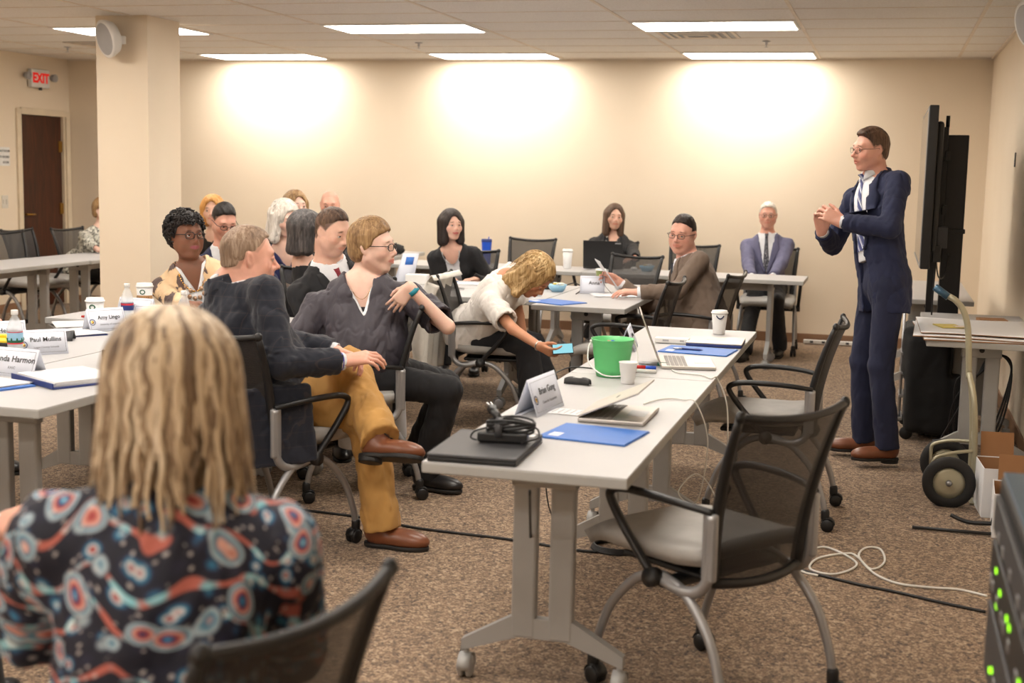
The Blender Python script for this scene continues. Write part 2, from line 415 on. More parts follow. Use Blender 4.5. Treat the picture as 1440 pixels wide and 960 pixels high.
# ------------------------------------------------------------------ mesh-back chairs
chair0 = []
BKH = .93
def chair(x, y, ang, lab, group='mesh back chairs with silver frames'):
    """ang: direction the sitter faces, degrees from +X"""
    rz = math.radians(ang)-PI/2
    if chair0:
        o = copy_tree(chair0[0]); o.location = (x, y, 0); o.rotation_euler = (0, 0, rz); return tag(o, lab, 'chair', group)
    o = empty('mesh_chair', (x, y, 0), rz, lab, 'chair', group); chair0.append(o)
    def seat(u, v):
        a = (u-.5)*2; yy = -.13+.48*v; wv = .235*(1-.10*(abs(v-.5)*2)**3)
        z = .468-.030*max(0, (v-.80)/.20)**2-.01*abs(a)**4*1.5+.012*max(0, .2-v)/.2
        return (-a*wv, yy, z)
    b = MB(); b.sheet(seat, 16, 18, .045); b.build('seat', 'seat', o)
    MB().box((0, .08, .412), (.34, .34, .02), .01).box((0, .0, .39), (.50, .05, .03), .008).build('seat_pan', 'black', o)
    def bk(u, v):
        a = (u-.5)*2; wv = .185+.045*v
        return (a*wv, -.135-.02*v-.095*v**2-.035*(1-a*a)+.0, .415+.485*v+.018*(a*a)*v-.012*(1-v)*(1-a*a))
    MB().sheet(bk, 17, 15).build('backrest', 'mesh', o)
    fr = MB()
    for sgn, u in ((-1, 0), (1, 1)):
        pts = [Vector(bk(u, t/12)) for t in range(13)]
        fr.tube(pts, [.021+.003*math.sin(t/12*PI)-.007*(t/12) for t in range(13)], 8, flat=.75)
    fr.tube([Vector(bk(t/16, 1)) for t in range(17)], .012, 8); fr.tube([Vector(bk(t/16, 0)) for t in range(17)], .016, 8)
    for u, v in ((0, 1), (1, 1)): fr.ell(bk(u, v), (.018, .014, .018), 6)
    fr.build('back_frame', 'black', o)
    for s in (-1, 1):
        hub = (s*.25, .02, .40)
        up = MB()
        pts = spline([(s*.245, .03, .405), (s*.24, -.05, .385), (s*.228, -.115, .392), (s*.222, -.15, .44), (s*.222, -.155, .53), (s*.225, -.160, .625)], 5)
        up.tube(pts, [.015]*6+[.018]*(len(pts)-6), 8, flat=1.0)
        up.box((s*.224, -.154, .53), (.026, .046, .20), .009)
        up.build('upright', 'silver', o)
        ar = MB()
        pts = spline([(s*.228, -.162, .632), (s*.26, -.08, .645), (s*.275, .03, .652), (s*.278, .14, .650), (s*.278, .192, .635), (s*.278, .195, .605), (s*.272, .13, .52), (s*.262, .03, .41)], 6)
        ar.tube(pts, [.0125+.0025*min(1, i/12) for i in range(len(pts))], 8, flat=.85)
        ar.lathe([(0, -.02), (.028, -.018), (.03, 0), (.028, .018), (0, .02)], 14, tr(s*.262, .03, .405) @ rot('Y', PI/2))
        ar.build('armrest', 'black', o)
        for q in (-1, 1):
            pts = spline([(s*.235, .02+q*.0, .41), (s*.235, .02+q*.10, .375), (s*.24, .02+q*.20, .27), (s*.245, .02+q*.25, .15), (s*.245, .02+q*.265, .085)], 5)
            lg = MB().tube(pts, [.016-.003*i/len(pts) for i in range(len(pts))], 8).build('leg', 'silver', o)
            c = MB(); yy = .02+q*.268; xx = s*.245
            for t in (-1, 1): c.lathe([(0, -.011), (.022, -.011), (.029, -.006), (.029, .006), (.022, .011), (0, .011)], 16, tr(xx+t*.014, yy-.012, .029) @ rot('Y', PI/2), cap=False)
            c.lathe([(.016, .05), (.019, .06), (.019, .09), (.015, .10)], 12, tr(xx, yy, 0)); c.sheet(lambda u, v: (xx-.02+.04*v, yy-.012+math.cos(.1+u*(PI-.2))*.033, .031+math.sin(.1+u*(PI-.2))*.033), 10, 3, .002)
            c.build('caster', 'black', lg)
    return o
# ------------------------------------------------------------------ tables placed in the room
table(-1.25, -.65, 3.50, 5.325, 'grey folding table nearest the camera, with a black laptop on its front end')
table(-1.25, -.65, 5.33, 7.155, 'grey folding table behind the nearest one, with the open silver laptop and white cup')
table(-2.135, -1.53, 7.97, 9.80, 'grey folding table in front of the man in the brown suit')
table(-3.97, -2.14, 8.24, 8.845, 'grey folding table beside the bending woman in white')
table(-3.97, -2.14, 8.85, 9.455, 'grey folding table in front of the woman in the black blazer')
table(-2.46, -.63, 10.80, 11.42, 'grey folding table along the back wall, in front of the white haired man')
table(-4.30, -2.47, 10.80, 11.42, 'grey folding table along the back wall, left one, with the blue tumbler')
table(-5.08, -4.47, 10.72, 12.55, 'grey folding table at the back holding a black bag')
table(-3.315, -2.71, 3.77, 5.60, 'grey folding table on the left with the nearest paper name tents')
table(-3.92, -3.32, 3.77, 5.60, 'grey folding table at the left picture edge under a yellow topped box')
table(-4.31, -2.48, 6.06, 6.66, 'grey folding table in front of the woman in the floral jacket')
table(-3.92, -3.32, 5.605, 6.055, 'short grey table section joining the left tables', 'short grey table sections')
table(-3.315, -2.71, 5.605, 6.055, 'short grey table section behind the man in the navy blazer', 'short grey table sections')
table(-7.10, -6.48, 7.93, 9.755, 'grey folding table at far left beyond the seated group')
table(-7.08, -6.46, 9.76, 11.585, 'grey folding table running behind the beige column')
table(.225, .815, 7.19, 8.72, 'grey folding table against the right wall under white boards')
table(-.02, .60, 9.62, 11.45, 'grey folding table behind the display stand')
# ------------------------------------------------------------------ chairs
chair(-.43, 3.90, 145, 'empty mesh back chair nearest the camera at the front table')
chair(-.44, 6.18, 178, 'empty mesh back chair behind the nearest empty one, beside the presenter')
chair(-2.42, 4.86, 70, 'mesh back chair under the man in the navy blazer')
chair(-2.42, 5.92, 208, 'mesh back chair under the woman in the dark grey blouse')
chair(-2.41, 7.86, 8, 'mesh back chair under the bending woman, a cream cardigan hung on its back')
chair(-1.20, 8.9, 172, 'mesh back chair under the man in the brown suit')
chair(-1.49, 8.12, 176, 'empty black mesh chair at the corner of the middle table')
chair(-2.0, 10.18, 250, 'empty mesh chair beyond the blonde head of the bending woman')
chair(-3.32, 12.15, 268, 'empty mesh chair against the back wall beside the blue tumbler')
chair(-3.25, 10.05, 275, 'mesh back chair under the woman in the black blazer')
chair(-2.5, 12.1, 270, 'mesh back chair under the woman behind the black laptop')
chair(-1.75, 12.1, 265, 'empty mesh back chair behind the man in the brown suit')
chair(-1.0, 12.0, 272, 'mesh back chair under the white haired man')
chair(-7.50, 10.25, -12, 'empty grey mesh chair on the far left, nearer one in front of the door')
chair(-7.62, 10.68, 0, 'empty grey mesh chair on the far left, tucked behind the other')
chair(-7.45, 11.2, -5, 'mesh chair under the person half hidden by the column')
chair(-3.86, 6.98, 275, 'mesh chair under the woman in the floral jacket')
chair(-2.95, 7.0, 285, 'mesh chair under the man in the black suit and maroon tie')
chair(-4.25, 8.1, 300, 'mesh chair under the man with glasses behind the floral jacket')
chair(-3.45, 7.72, 300, 'mesh chair under the person with dark grey bobbed hair')
chair(-4.15, 8.75, 300, 'mesh chair under the white haired woman')
chair(-4.66, 10.25, 290, 'mesh chair under the bald man far at the back')
chair(-5.2, 10.0, 290, 'mesh chair under the person with orange blond hair at the back')
chair(-4.32, 9.57, 290, 'mesh chair under the hidden person beside the bald man')
chair(-1.05, 1.80, 168, 'dark mesh chair in the foreground behind the paisley blouse')
chair(-4.80, 5.55, -8, 'mesh chair under the person at the left picture edge beside the tent cards')
chair(-2.42, 2.50, 100, 'mesh chair under the person at the left edge of the foreground')
# ------------------------------------------------------------------ implicit surfaces for bodies, clothes and hair
V3 = lambda *a: np.array(a, float)
def unit(v): v = np.asarray(v, float); return v/(np.linalg.norm(v)+1e-12)
class Sdf:
    """shapes blended in order; each has a box of influence"""
    def __init__(s): s.p = []
    def _a(s, fn, lo, hi, k, op): s.p.append((fn, np.asarray(lo)-k-.03, np.asarray(hi)+k+.03, k, op)); return s
    def cone(s, a, b, ra, rb, k=.02, op='u', sq=None):
        a = np.asarray(a, float); b = np.asarray(b, float); r = max(ra, rb)
        ab = b-a; L2 = ab@ab+1e-12
        def fn(q):
            t = np.clip(((q-a)@ab)/L2, 0, 1); w = q-a-t[..., None]*ab
            if sq is not None:                     # flattened along axis sq[0] by factor sq[1]
                c = w@sq[0]; w = w+(c*(1/sq[1]-1))[..., None]*sq[0]
                return (np.sqrt((w*w).sum(-1))-(ra+(rb-ra)*t))*(.5+.5*sq[1])
            return np.sqrt((w*w).sum(-1))-(ra+(rb-ra)*t)
        return s._a(fn, np.minimum(a, b)-r, np.maximum(a, b)+r, k, op)
    def ell(s, c, r, R=None, k=.02, op='u'):
        c = np.asarray(c, float); r = np.asarray(r, float); m = r.max()
        def fn(q):
            w = q-c
            if R is not None: w = w@R
            k0 = np.sqrt(((w/r)**2).sum(-1)); k1 = np.sqrt(((w/(r*r))**2).sum(-1))
            return k0*(k0-1)/(k1+1e-9)
        return s._a(fn, c-m, c+m, k, op)
    def box(s, c, h, R=None, k=.01, rd=.01, op='u'):
        c = np.asarray(c, float); h = np.asarray(h, float)-rd; m = np.linalg.norm(h)+rd
        def fn(q):
            w = q-c
            if R is not None: w = w@R
            d = np.abs(w)-h
            return np.sqrt((np.maximum(d, 0)**2).sum(-1))+np.minimum(d.max(-1), 0)-rd
        return s._a(fn, c-m, c+m, k, op)
    def fun(s, fn, lo, hi, k=.01, op='i'): return s._a(fn, lo, hi, k, op)
    @staticmethod
    def comb(d, e, k, op):
        if op == 's': e = -e
        if op in 'si':
            h = np.maximum(k-np.abs(d-e), 0)/max(k, 1e-6); return np.maximum(d, e)+h*h*k*.25
        if op == 'd': return d+e
        h = np.maximum(k-np.abs(d-e), 0)/max(k, 1e-6); return np.minimum(d, e)-h*h*k*.25
    def ev(s, q):
        d = np.full(q.shape[:-1], 1.0)
        for fn, lo, hi, k, op in s.p: d = s.comb(d, fn(q), k, op)
        return d
    def bounds(s):
        lo = np.min([p[1] for p in s.p if p[4] == 'u'], 0); hi = np.max([p[2] for p in s.p if p[4] == 'u'], 0); return lo, hi
    def grid(s, h, lo=None, hi=None):
        a, b = s.bounds()
        if lo is not None: a = np.maximum(a, lo)
        if hi is not None: b = np.minimum(b, hi)
        n = np.ceil((b-a)/h).astype(int)+2
        ax = [(a[i]+h*np.arange(n[i])).astype(np.float32) for i in range(3)]
        D = np.full(n, 1.0, np.float32)
        for fn, lo_, hi_, k, op in s.p:
            i0 = np.clip(np.floor((lo_-a)/h).astype(int), 0, n); i1 = np.clip(np.ceil((hi_-a)/h).astype(int)+1, 0, n)
            if (i1 <= i0).any(): continue
            sl = tuple(slice(i0[i], i1[i]) for i in range(3)); d = D[sl]
            if op in 'sid':                                          # only where it can matter
                mk = (np.abs(d) < .03) if op == 'd' else (d < .03)
                if not mk.any(): continue
                ii = np.nonzero(mk); q = np.stack([ax[i][i0[i]+ii[i]] for i in range(3)], -1)
                d[mk] = s.comb(d[mk], fn(q), k, op)
            else:
                X = np.stack(np.meshgrid(*[ax[i][sl[i]] for i in range(3)], indexing='ij'), -1)
                d[...] = s.comb(d, fn(X), k, op)
        return D, a
def surfnet(D, org, h):
    S = D < 0
    n = D.shape
    c = np.zeros((n[0]-1, n[1]-1, n[2]-1), np.int8)
    for i in (0, 1):
        for j in (0, 1):
            for k in (0, 1): c += S[i:n[0]-1+i, j:n[1]-1+j, k:n[2]-1+k]
    act = (c > 0) & (c < 8); I = np.stack(np.nonzero(act), -1)
    if len(I) == 0: return None
    idx = np.full(act.shape, -1, np.int32); idx[tuple(I.T)] = np.arange(len(I))
    cs = np.array([(i, j, k) for i in (0, 1) for j in (0, 1) for k in (0, 1)])
    val = np.stack([D[tuple((I+o).T)] for o in cs], -1)
    acc = np.zeros((len(I), 3)); cnt = np.zeros(len(I))
    for a in range(8):
        for b in range(a+1, 8):
            if np.abs(cs[a]-cs[b]).sum() != 1: continue
            va, vb = val[:, a], val[:, b]; m = (va < 0) != (vb < 0)
            t = np.where(m, va/np.where(m, va-vb, 1), 0)
            acc += np.where(m[:, None], cs[a]+(cs[b]-cs[a])*t[:, None], 0); cnt += m
    V = (I+acc/cnt[:, None])*h+org
    F = []
    for ax in range(3):
        o = [0, 0, 0]; o[ax] = 1; b, c_ = (ax+1) % 3, (ax+2) % 3
        s0 = S[:n[0]-1, :n[1]-1, :n[2]-1]; s1 = S[o[0]:n[0]-1+o[0], o[1]:n[1]-1+o[1], o[2]:n[2]-1+o[2]]
        m = s0 != s1
        E = np.stack(np.nonzero(m), -1); E = E[(E[:, b] > 0) & (E[:, c_] > 0)]
        if not len(E): continue
        def g(db, dc):
            q = E.copy(); q[:, b] -= db; q[:, c_] -= dc; return idx[tuple(q.T)]
        Q = np.stack([g(0, 0), g(1, 0), g(1, 1), g(0, 1)], -1)
        fl = s0[tuple(E.T)]
        Q[~fl] = Q[~fl][:, ::-1]
        F.append(Q)
    F = np.concatenate(F); F = F[(F >= 0).all(1)]
    return V, F
def np_mesh(name, V, F, mats, parent, org=(0, 0, 0), mi=None, col=None):
    me = bpy.data.meshes.new(name); V = V-np.asarray(org)
    me.vertices.add(len(V)); me.vertices.foreach_set('co', V.astype(np.float32).ravel())
    me.loops.add(F.size); me.loops.foreach_set('vertex_index', F.astype(np.int32).ravel())
    me.polygons.add(len(F)); me.polygons.foreach_set('loop_start', np.arange(0, F.size, F.shape[1], dtype=np.int32))
    me.polygons.foreach_set('use_smooth', np.ones(len(F), bool))
    for m in mats: me.materials.append(m)
    if mi is not None: me.polygons.foreach_set('material_index', mi.astype(np.int32))
    me.update(calc_edges=True)
    if col is not None:
        a = me.color_attributes.new('Col', 'FLOAT_COLOR', 'POINT')
        c4 = np.ones((len(V), 4), np.float32); c4[:, :3] = col; a.data.foreach_set('color', c4.ravel())
    o = bpy.data.objects.new(name, me); link(o, parent); return o
def sdf_obj(name, S, h, mt, parent, org, lo=None, hi=None, colfn=None, extra=None):
    D, a = S.grid(h, lo, hi)
    r = surfnet(D, a, h)
    if r is None: return None
    V, F = r
    # two light smoothing passes keep voxel steps from showing
    for _ in range(1):
        acc = np.zeros_like(V); cn = np.zeros(len(V))
        for i, j in ((0, 1), (1, 2), (2, 3), (3, 0)):
            np.add.at(acc, F[:, i], V[F[:, j]]); np.add.at(acc, F[:, j], V[F[:, i]]); np.add.at(cn, F[:, i], 1); np.add.at(cn, F[:, j], 1)
        V = V*.6+acc/np.maximum(cn, 1)[:, None]*.4
    return np_mesh(name, V, F, [M[mt] if isinstance(mt, str) else mt], parent, org, None, colfn(V) if colfn else None)
def wob(q, f, seed=0):
    """smooth pseudo noise, about -1..1"""
    s = seed*1.7
    a = np.sin(q[..., 0]*f+1.3*np.sin(q[..., 1]*f*.7+s)+s); b = np.sin(q[..., 1]*f*1.1+1.7*np.sin(q[..., 2]*f*.8+s*2)+2*s); c = np.sin(q[..., 2]*f*.9+1.5*np.sin(q[..., 0]*f*.9+s)+3*s)
    return (a*b+b*c+c*a)/2.2
class Fr:
    """a frame: origin o, columns of R are right, forward, up"""
    def __init__(s, o, right, fwd, up): s.o = np.asarray(o, float); s.R = np.stack([right, fwd, up], -1)
    def __call__(s, x, y, z): return s.o+s.R@np.array([x, y, z], float)
    def loc(s, q): return (q-s.o)@s.R
def frame(o, up, right):
    up = unit(up); right = unit(np.asarray(right)-up*(np.asarray(right)@up)); return Fr(o, right, np.cross(up, right), up)
def yaw_frame(o, yaw, pitch=0, roll=0):
    """yaw: facing angle in degrees from +X; pitch>0 looks down; roll>0 tilts towards its right"""
    a, p, r = [math.radians(v) for v in (yaw, pitch, roll)]
    f = V3(math.cos(a), math.sin(a), 0); rt = V3(math.sin(a), -math.cos(a), 0); u = V3(0, 0, 1)
    f, u = f*math.cos(p)-u*math.sin(p), u*math.cos(p)+f*math.sin(p)
    rt, u = rt*math.cos(r)-u*math.sin(r), u*math.cos(r)+rt*math.sin(r)
    return Fr(o, rt, f, u)
def ik(a, c, l1, l2, pole):
    """elbow/knee between a and c bending towards pole direction"""
    a = np.asarray(a, float); c = np.asarray(c, float); d = c-a; L = np.linalg.norm(d); u = d/L
    if L > (l1+l2)*.995: c = a+u*(l1+l2)*.995; L = (l1+l2)*.995
    x = (l1*l1-l2*l2+L*L)/(2*L); hgt = math.sqrt(max(l1*l1-x*x, 1e-6)); p = np.asarray(pole, float); p = unit(p-u*(p@u))
    return a+u*x+p*hgt, c
# ------------------------------------------------------------------ parts of a body
def head_sdf(S, H, s=1.0, fem=False, jaw=1.0, mouth=0.0, heavy=0.0):
    R = H.R; p = lambda x, y, z: H(x*s, y*s, z*s)
    e = lambda c, r, k=.02, op='u': S.ell(p(*c), V3(*r)*s, R, k*s, op)
    c_ = lambda a, b, ra, rb, k=.015, op='u': S.cone(p(*a), p(*b), ra*s, rb*s, k*s, op)
    e((0, -.016, .030), (.075, .094, .087)); e((0, .018, -.018), (.066, .068, .080), .03)
    for q in (-1, 1):
        c_((q*.050, -.002, -.050), (q*.020, .052, -.094), .022*jaw, .017*jaw, .03)
        e((q*.042, .050, -.028), (.024, .026, .024), .025)
        if heavy: e((q*.043, .028, -.060), (.027, .034, .030), .025)
    e((0, .060, -.098), (.022*jaw, .019, .017), .022)
    if heavy: e((0, .015, -.100), (.042, .040, .022), .03)
    c_((-.034, .074, .024), (.034, .074, .024), .011 if fem else .0135, .011 if fem else .0135, .02)
    for q in (-1, 1):
        e((q*.031, .098, .004), (.019, .019, .0125), .012, 's')
        e((q*.031, .0735, .003), (.0135, .0135, .0125), .002)
        c_((q*.018, .0840, .0055), (q*.031, .0880, .0095), .0032, .0042, .004); c_((q*.031, .0880, .0095), (q*.046, .0795, .0050), .0042, .0034, .004)
        c_((q*.020, .083, -.006), (q*.042, .079, -.006), .0026, .0026, .004)
    nz = .90 if fem else 1.0
    c_((0, .080, .014), (0, .080+.028*nz, -.026), .0075, .0095, .014); e((0, .106*nz+.004, -.030), (.0110, .0110, .0090), .008)
    for q in (-1, 1): e((q*.012, .093, -.034), (.0085, .0115, .0075), .007)
    e((0, .074, -.056), (.030, .022, .026), .02)
    # mouth
    lw = .022 if fem else .0245; lt = .0062 if fem else .0046
    c_((-lw, .0855, -.0600), (0, .0955, -.0570), .0030, lt, .004); c_((0, .0955, -.0570), (lw, .0855, -.0600), lt, .0030, .004)
    m = .004+mouth
    c_((-lw*.9, .0855, -.0625-m*.6), (0, .0940, -.0660-m), .0030, lt*1.1, .004); c_((0, .0940, -.0660-m), (lw*.9, .0855, -.0625-m*.6), lt*1.1, .0030, .004)
    if mouth: e((0, .094, -.0615-m*.5), (.016, .016, .003+mouth*.55), .003, 's')
    else: c_((-lw, .0915, -.0615), (lw, .0915, -.0615), .0012, .0012, .003, 's')
    for q in (-1, 1):
        er = Fr(p(q*.077, -.010, -.008), H.R@unit([q*.85, .0, .05])*q, H.R@unit([0, .93, .18]), H.R@unit([-.0, -.18, .98]))
        er = frame(p(q*.0775, -.012, -.004), H.R@unit([q*.12, -.20, .97]), H.R@unit([1, q*.42, 0]))
        S.ell(er.o, V3(.0075, .0175, .031)*s, er.R, .006*s); S.ell(er(q*.008*s, .003*s, .002*s), V3(.007, .010, .020)*s, er.R, .004*s, 's')
        S.ell(er(q*-.002*s, .008*s, -.004*s), V3(.006, .006, .009)*s, er.R, .004*s)
def hand_sdf(S, w, d, nrm, side, curl=.5, s=1.0, spread=.10, thumb=.5, curls=None):
    """w wrist, d direction of the fingers, nrm palm normal, side +1 right hand, -1 left; returns fingertips"""
    d = unit(d); nrm = unit(np.asarray(nrm)-d*(np.asarray(nrm)@d)); t = np.cross(d, nrm)*side     # t: towards the thumb
    w = np.asarray(w, float); tips = []
    pt = lambda a, b, c: w+(d*a+t*b+nrm*c)*s
    kn = [(.090, .030), (.094, .010), (.090, -.010), (.082, -.028)]
    for i, (a, b) in enumerate(kn):
        S.cone(pt(-.01, b*.55, 0), pt(a, b, .0), .017*s, .0115*s, .014*s)
    S.cone(pt(.02, .012, .008), pt(.07, .0, .006), .016*s, .014*s, .014*s)
    L = [(.042, .026, .020), (.046, .029, .021), (.043, .027, .020), (.034, .020, .018)]
    for i, (a, b) in enumerate(kn):
        cu = curl if curls is None else curls[i]
        p0 = pt(a, b, 0); ang = cu*.9; sp = (1.5-i)*spread
        base = d*math.cos(sp)+t*math.sin(sp)
        for j in range(3):
            v = base*math.cos(ang)+nrm*math.sin(ang); p1 = p0+v*L[i][j]*s
            r0 = (.0092, .0083, .0076)[j]*s*(1 if i < 3 else .88); r1 = (.0083, .0076, .0068)[j]*s*(1 if i < 3 else .88)
            S.cone(p0, p1, r0, r1, .003*s if j else .006*s); p0 = p1; ang += cu*(1.15 if j == 0 else .8)
        tips.append(p0)
    p0 = pt(.022, .026, .006); v = unit(d*.72+t*(.62-.40*thumb)+nrm*(.15+.55*thumb))
    S.cone(pt(.0, .012, .0), p0, .016*s, .0145*s, .012*s)
    for j, (l, r0, r1) in enumerate(((.040, .0135, .011), (.030, .0105, .0095), (.026, .0095, .0078))):
        p1 = p0+v*l*s; S.cone(p0, p1, r0*s, r1*s, .008*s); p0 = p1; v = unit(v*.85+d*.40-t*.18*thumb*1.4+nrm*.10)
    tips.append(p0)
    return tips
# ------------------------------------------------------------------ people
def m_skin(name):
    t = NT(name); a = t.n('Attribute', attribute_name='Col'); v = t.co()
    n = t.noise(v, 38, 3); c = t.mix(t.ramp(n, [(.35, (0, 0, 0)), (.7, (90, 90, 90))]), a.outputs['Color'], (168, 84, 66))
    t.base(c); t.set(Roughness=.48, Subsurface_Weight=.12, Subsurface_Scale=.01, Specular_IOR_Level=.4)
    t.b.inputs['Subsurface Radius'].default_value = (1, .35, .2)
    t.bump(t.noise(v, 260, 2), .10, .002); return t.m
M['skin'] = m_skin('skin')
def m_hair(name, cols, sc_=(90, 90, 9), rough=.5):
    t = NT(name); v = t.co(scale=sc_); n = t.noise(v, 1.0, 3, .6, .6); big = t.noise(t.co(scale=(14, 14, 3)), 1, 2)
    f = t.math('ADD', t.math('MULTIPLY', n, .6), t.math('MULTIPLY', big, .4))
    t.base(t.ramp(f, [(.33, cols[0]), (.5, cols[1]), (.66, cols[2])])); t.set(Roughness=rough, Specular_IOR_Level=.35)
    t.bump(n, .7, .006); return t.m
def m_eye():
    t = NT('eye'); v = t.co(); g = t.n('VectorMath', operation='LENGTH'); sp = t.n('SeparateXYZ'); t.l(v, sp.inputs[0])
    cb = t.n('CombineXYZ'); t.l(sp.outputs[0], cb.inputs[0]); t.l(sp.outputs[2], cb.inputs[1]); t.l(cb.outputs[0], g.inputs[0])
    t.base(t.ramp(t.math('MULTIPLY', g.outputs['Value'], 100), [(.0, (12, 10, 10)), (.30, (14, 11, 10)), (.33, (64, 50, 40)), (.56, (70, 58, 48)), (.60, (196, 186, 180))]))
    t.set(Roughness=.15); return t.m
M['eye'] = m_eye()
M['sole'] = mat('shoe_sole', (22, 20, 20), .6); M['lens_frame'] = mat('glasses_metal', (70, 66, 66), .35, .7)
M['lens_dark'] = mat('glasses_dark_frame', (34, 24, 26), .35); M['gold'] = mat('gold', (212, 170, 92), .25, 1); M['shirt_white'] = fabric('white_shirt', (226, 228, 233), weave=700)
M['leather_brown'] = mat('brown_leather', (118, 70, 46), .35, var=.15, vs=14); M['leather_blk'] = mat('black_leather', (26, 24, 25), .35)
SK = {'fair': lin((226, 182, 160))[:3], 'rosy': lin((220, 166, 146))[:3], 'tan': lin((200, 144, 112))[:3], 'brown': lin((126, 86, 66))[:3], 'pale': lin((234, 196, 178))[:3]}
def person(lab, **K):
    """K: hips, neck, yaw_t (facing of the chest), yaw_h/pitch_h/roll_h and head (centre), hands {'r':..,'l':..}, feet, clothes"""
    g = K.get; s = g('s', 1.0); hs = g('hs', 1.0); w_ = g('w', 1.0); fem = g('fem', False); fat = g('fat', 0.0); h = g('h', .005)
    hips = np.asarray(K['hips'], float); neck = np.asarray(K['neck'], float)
    root = empty('person', (hips[0], hips[1], g('z0', 0)), 0, lab, 'person', None); org = np.array(root.location)
    a = math.radians(K['yaw_t']); right = V3(math.sin(a), -math.cos(a), 0)
    ap = math.radians(g('yaw_p', K['yaw_t'])); rp = V3(math.sin(ap), -math.cos(ap), 0)
    lean = unit(neck-hips)
    T = frame(hips, neck-hips, right+V3(0, 0, g('sh_tilt', 0))); TL = np.linalg.norm(neck-hips)
    Pf = frame(hips, V3(0, 0, 1)+lean*.3, rp)
    hd = yaw_frame(np.asarray(K['head'], float), K['yaw_h'], g('pitch_h', 0), g('roll_h', 0))
    sw = (.168 if fem else .188)*w_*s
    sh = {q: T(q*sw, -.005, TL-.092*s) for q in (1, -1)}
    hp = {q: Pf(q*.088*w_*s, 0, 0) for q in (1, -1)}
    La, Lf, Lt, Ls = .285*s, .25*s, .42*s, .42*s
    arm = {}; legj = {}
    for q, nm in ((1, 'r'), (-1, 'l')):
        hn = K['hand_'+nm]
        el, wr = ik(sh[q], hn['w'], La, Lf, hn.get('pole', T.R@V3(q*.5, -.5, -1)))
        arm[q] = (sh[q], el, wr, hn)
        ft = g('foot_'+nm)
        if ft: kn, an = ik(hp[q], ft['a'], Lt, Ls, ft.get('pole', Pf.R@V3(0, 1, .6))); legj[q] = (hp[q], kn, an, ft)
    # ---- the body itself
    B = Sdf(); tb = fat
    B.ell(T(0, 0, TL*.70), (.140*w_*s, .092*s, .19*s), T.R); B.ell(T(0, .01+.02*tb, TL*.30), (.125*w_*s, .09*s, .16*s), T.R, .05)
    B.ell(Pf(0, -.01, 0), (.15*w_*s, .10*s, .10*s), Pf.R, .05)
    nb = T(0, -.012, TL-.01); hb = hd(0, -.030*hs, -.052*hs); nr = (.047 if fem else .058)*s*(1+.08*tb)*g('nk', 1)
    B.cone(T(0, -.01, TL-.06*s), nb, nr*1.25, nr*1.05, .05); B.cone(nb, hb, nr*1.03, nr*.93, .03)
    for q in (1, -1):
        B.cone(nb, arm[q][0], .036*s, .044*s, .05)
        B.cone(arm[q][0], arm[q][1], .044*s*(.85 if fem else 1), .034*s, .02); B.cone(arm[q][1], arm[q][2], .037*s*(.9 if fem else 1), .0235*s, .012)
        hn = arm[q][3]
        arm[q] = arm[q][:3]+(hn, hand_sdf(B, arm[q][2], hn.get('d', arm[q][2]-arm[q][1]), hn.get('n', V3(0, 0, -1)), q, hn.get('c', .45), s*g('hand', .96 if not fem else .88), hn.get('sp', .1), hn.get('th', .5), hn.get('cs')))
        if q in legj:
            B.cone(legj[q][0], legj[q][1], .062*s, .045*s, .03); B.cone(legj[q][1], legj[q][2], .046*s, .032*s, .02)
            if g('bare_feet'): pass
    head_sdf(B, hd, hs, fem, g('jaw', 1.0), g('mouth', 0), g('heavy', 0))
    base = np.array(SK[g('skin', 'fair')]); hc = g('buzz')
    def cf(V):
        L = hd.loc(V)/hs; x, y, z = L.T
        c = np.repeat(base[None], len(V), 0)
        def bl(m, col, amt): nonlocal c; m = np.clip(m, 0, 1)[:, None]*amt; c = c*(1-m)+np.array(col)*m
        ins = (np.abs(L).max(1) < .14)
        for q in (-1, 1): bl(ins*(1-np.sqrt(((x-q*.045)/.03)**2+((y-.06)/.04)**2+((z+.03)/.025)**2)), base*np.array([1.08, .72, .68]), .5)
        bl(ins*(1.5-1.5*np.sqrt((x/.016)**2+((y-.108)/.02)**2+((z+.03)/.02)**2)), base*np.array([1.05, .72, .68]), .45)
        lipm = ins*np.clip((1.25-np.sqrt((x/.0245)**2+((z+.0615+g('mouth', 0)*.4)/(.0085+g('mouth', 0)*.6))**2))*4, 0, 1)*(y > .078)
        bl(lipm, g('lip', base*np.array([.85, .48, .46])), .85 if fem else .6)
        eb = ins*(y > .05)*np.clip(1.6-1.6*np.sqrt(((np.abs(x)-.031)/.018)**2+((z-.0245+(np.abs(x)-.03)*.15)/.0048)**2), 0, 1)*1.4
        bl(eb, lin(g('brow', (84, 60, 44)))[:3], .8)
        bl(ins*np.clip(1.4-1.4*np.sqrt(((np.abs(x)-.031)/.018)**2+((z-.006)/.009)**2), 0, 1)*(y > .06), base*np.array([.72, .55, .52]), .5)
        if g('beard'): bl(ins*(z < -.03)*(y > .0)*(z > -.125)*.8*(1-lipm), base*np.array([.72, .66, .64]), g('beard'))
        if hc is not None:
            zl = np.interp(y, [-.09, -.04, -.015, .02, .04, .055, .075], g('buzzline', [-.065, -.055, .02, .005, .045, .070, .078]))
            bl(ins*np.clip((z-zl)/.008, 0, 1), lin(hc)[:3], g('buzzamt', .85))
        return c
    sdf_obj('body', B, h, 'skin', root, org, colfn=cf)
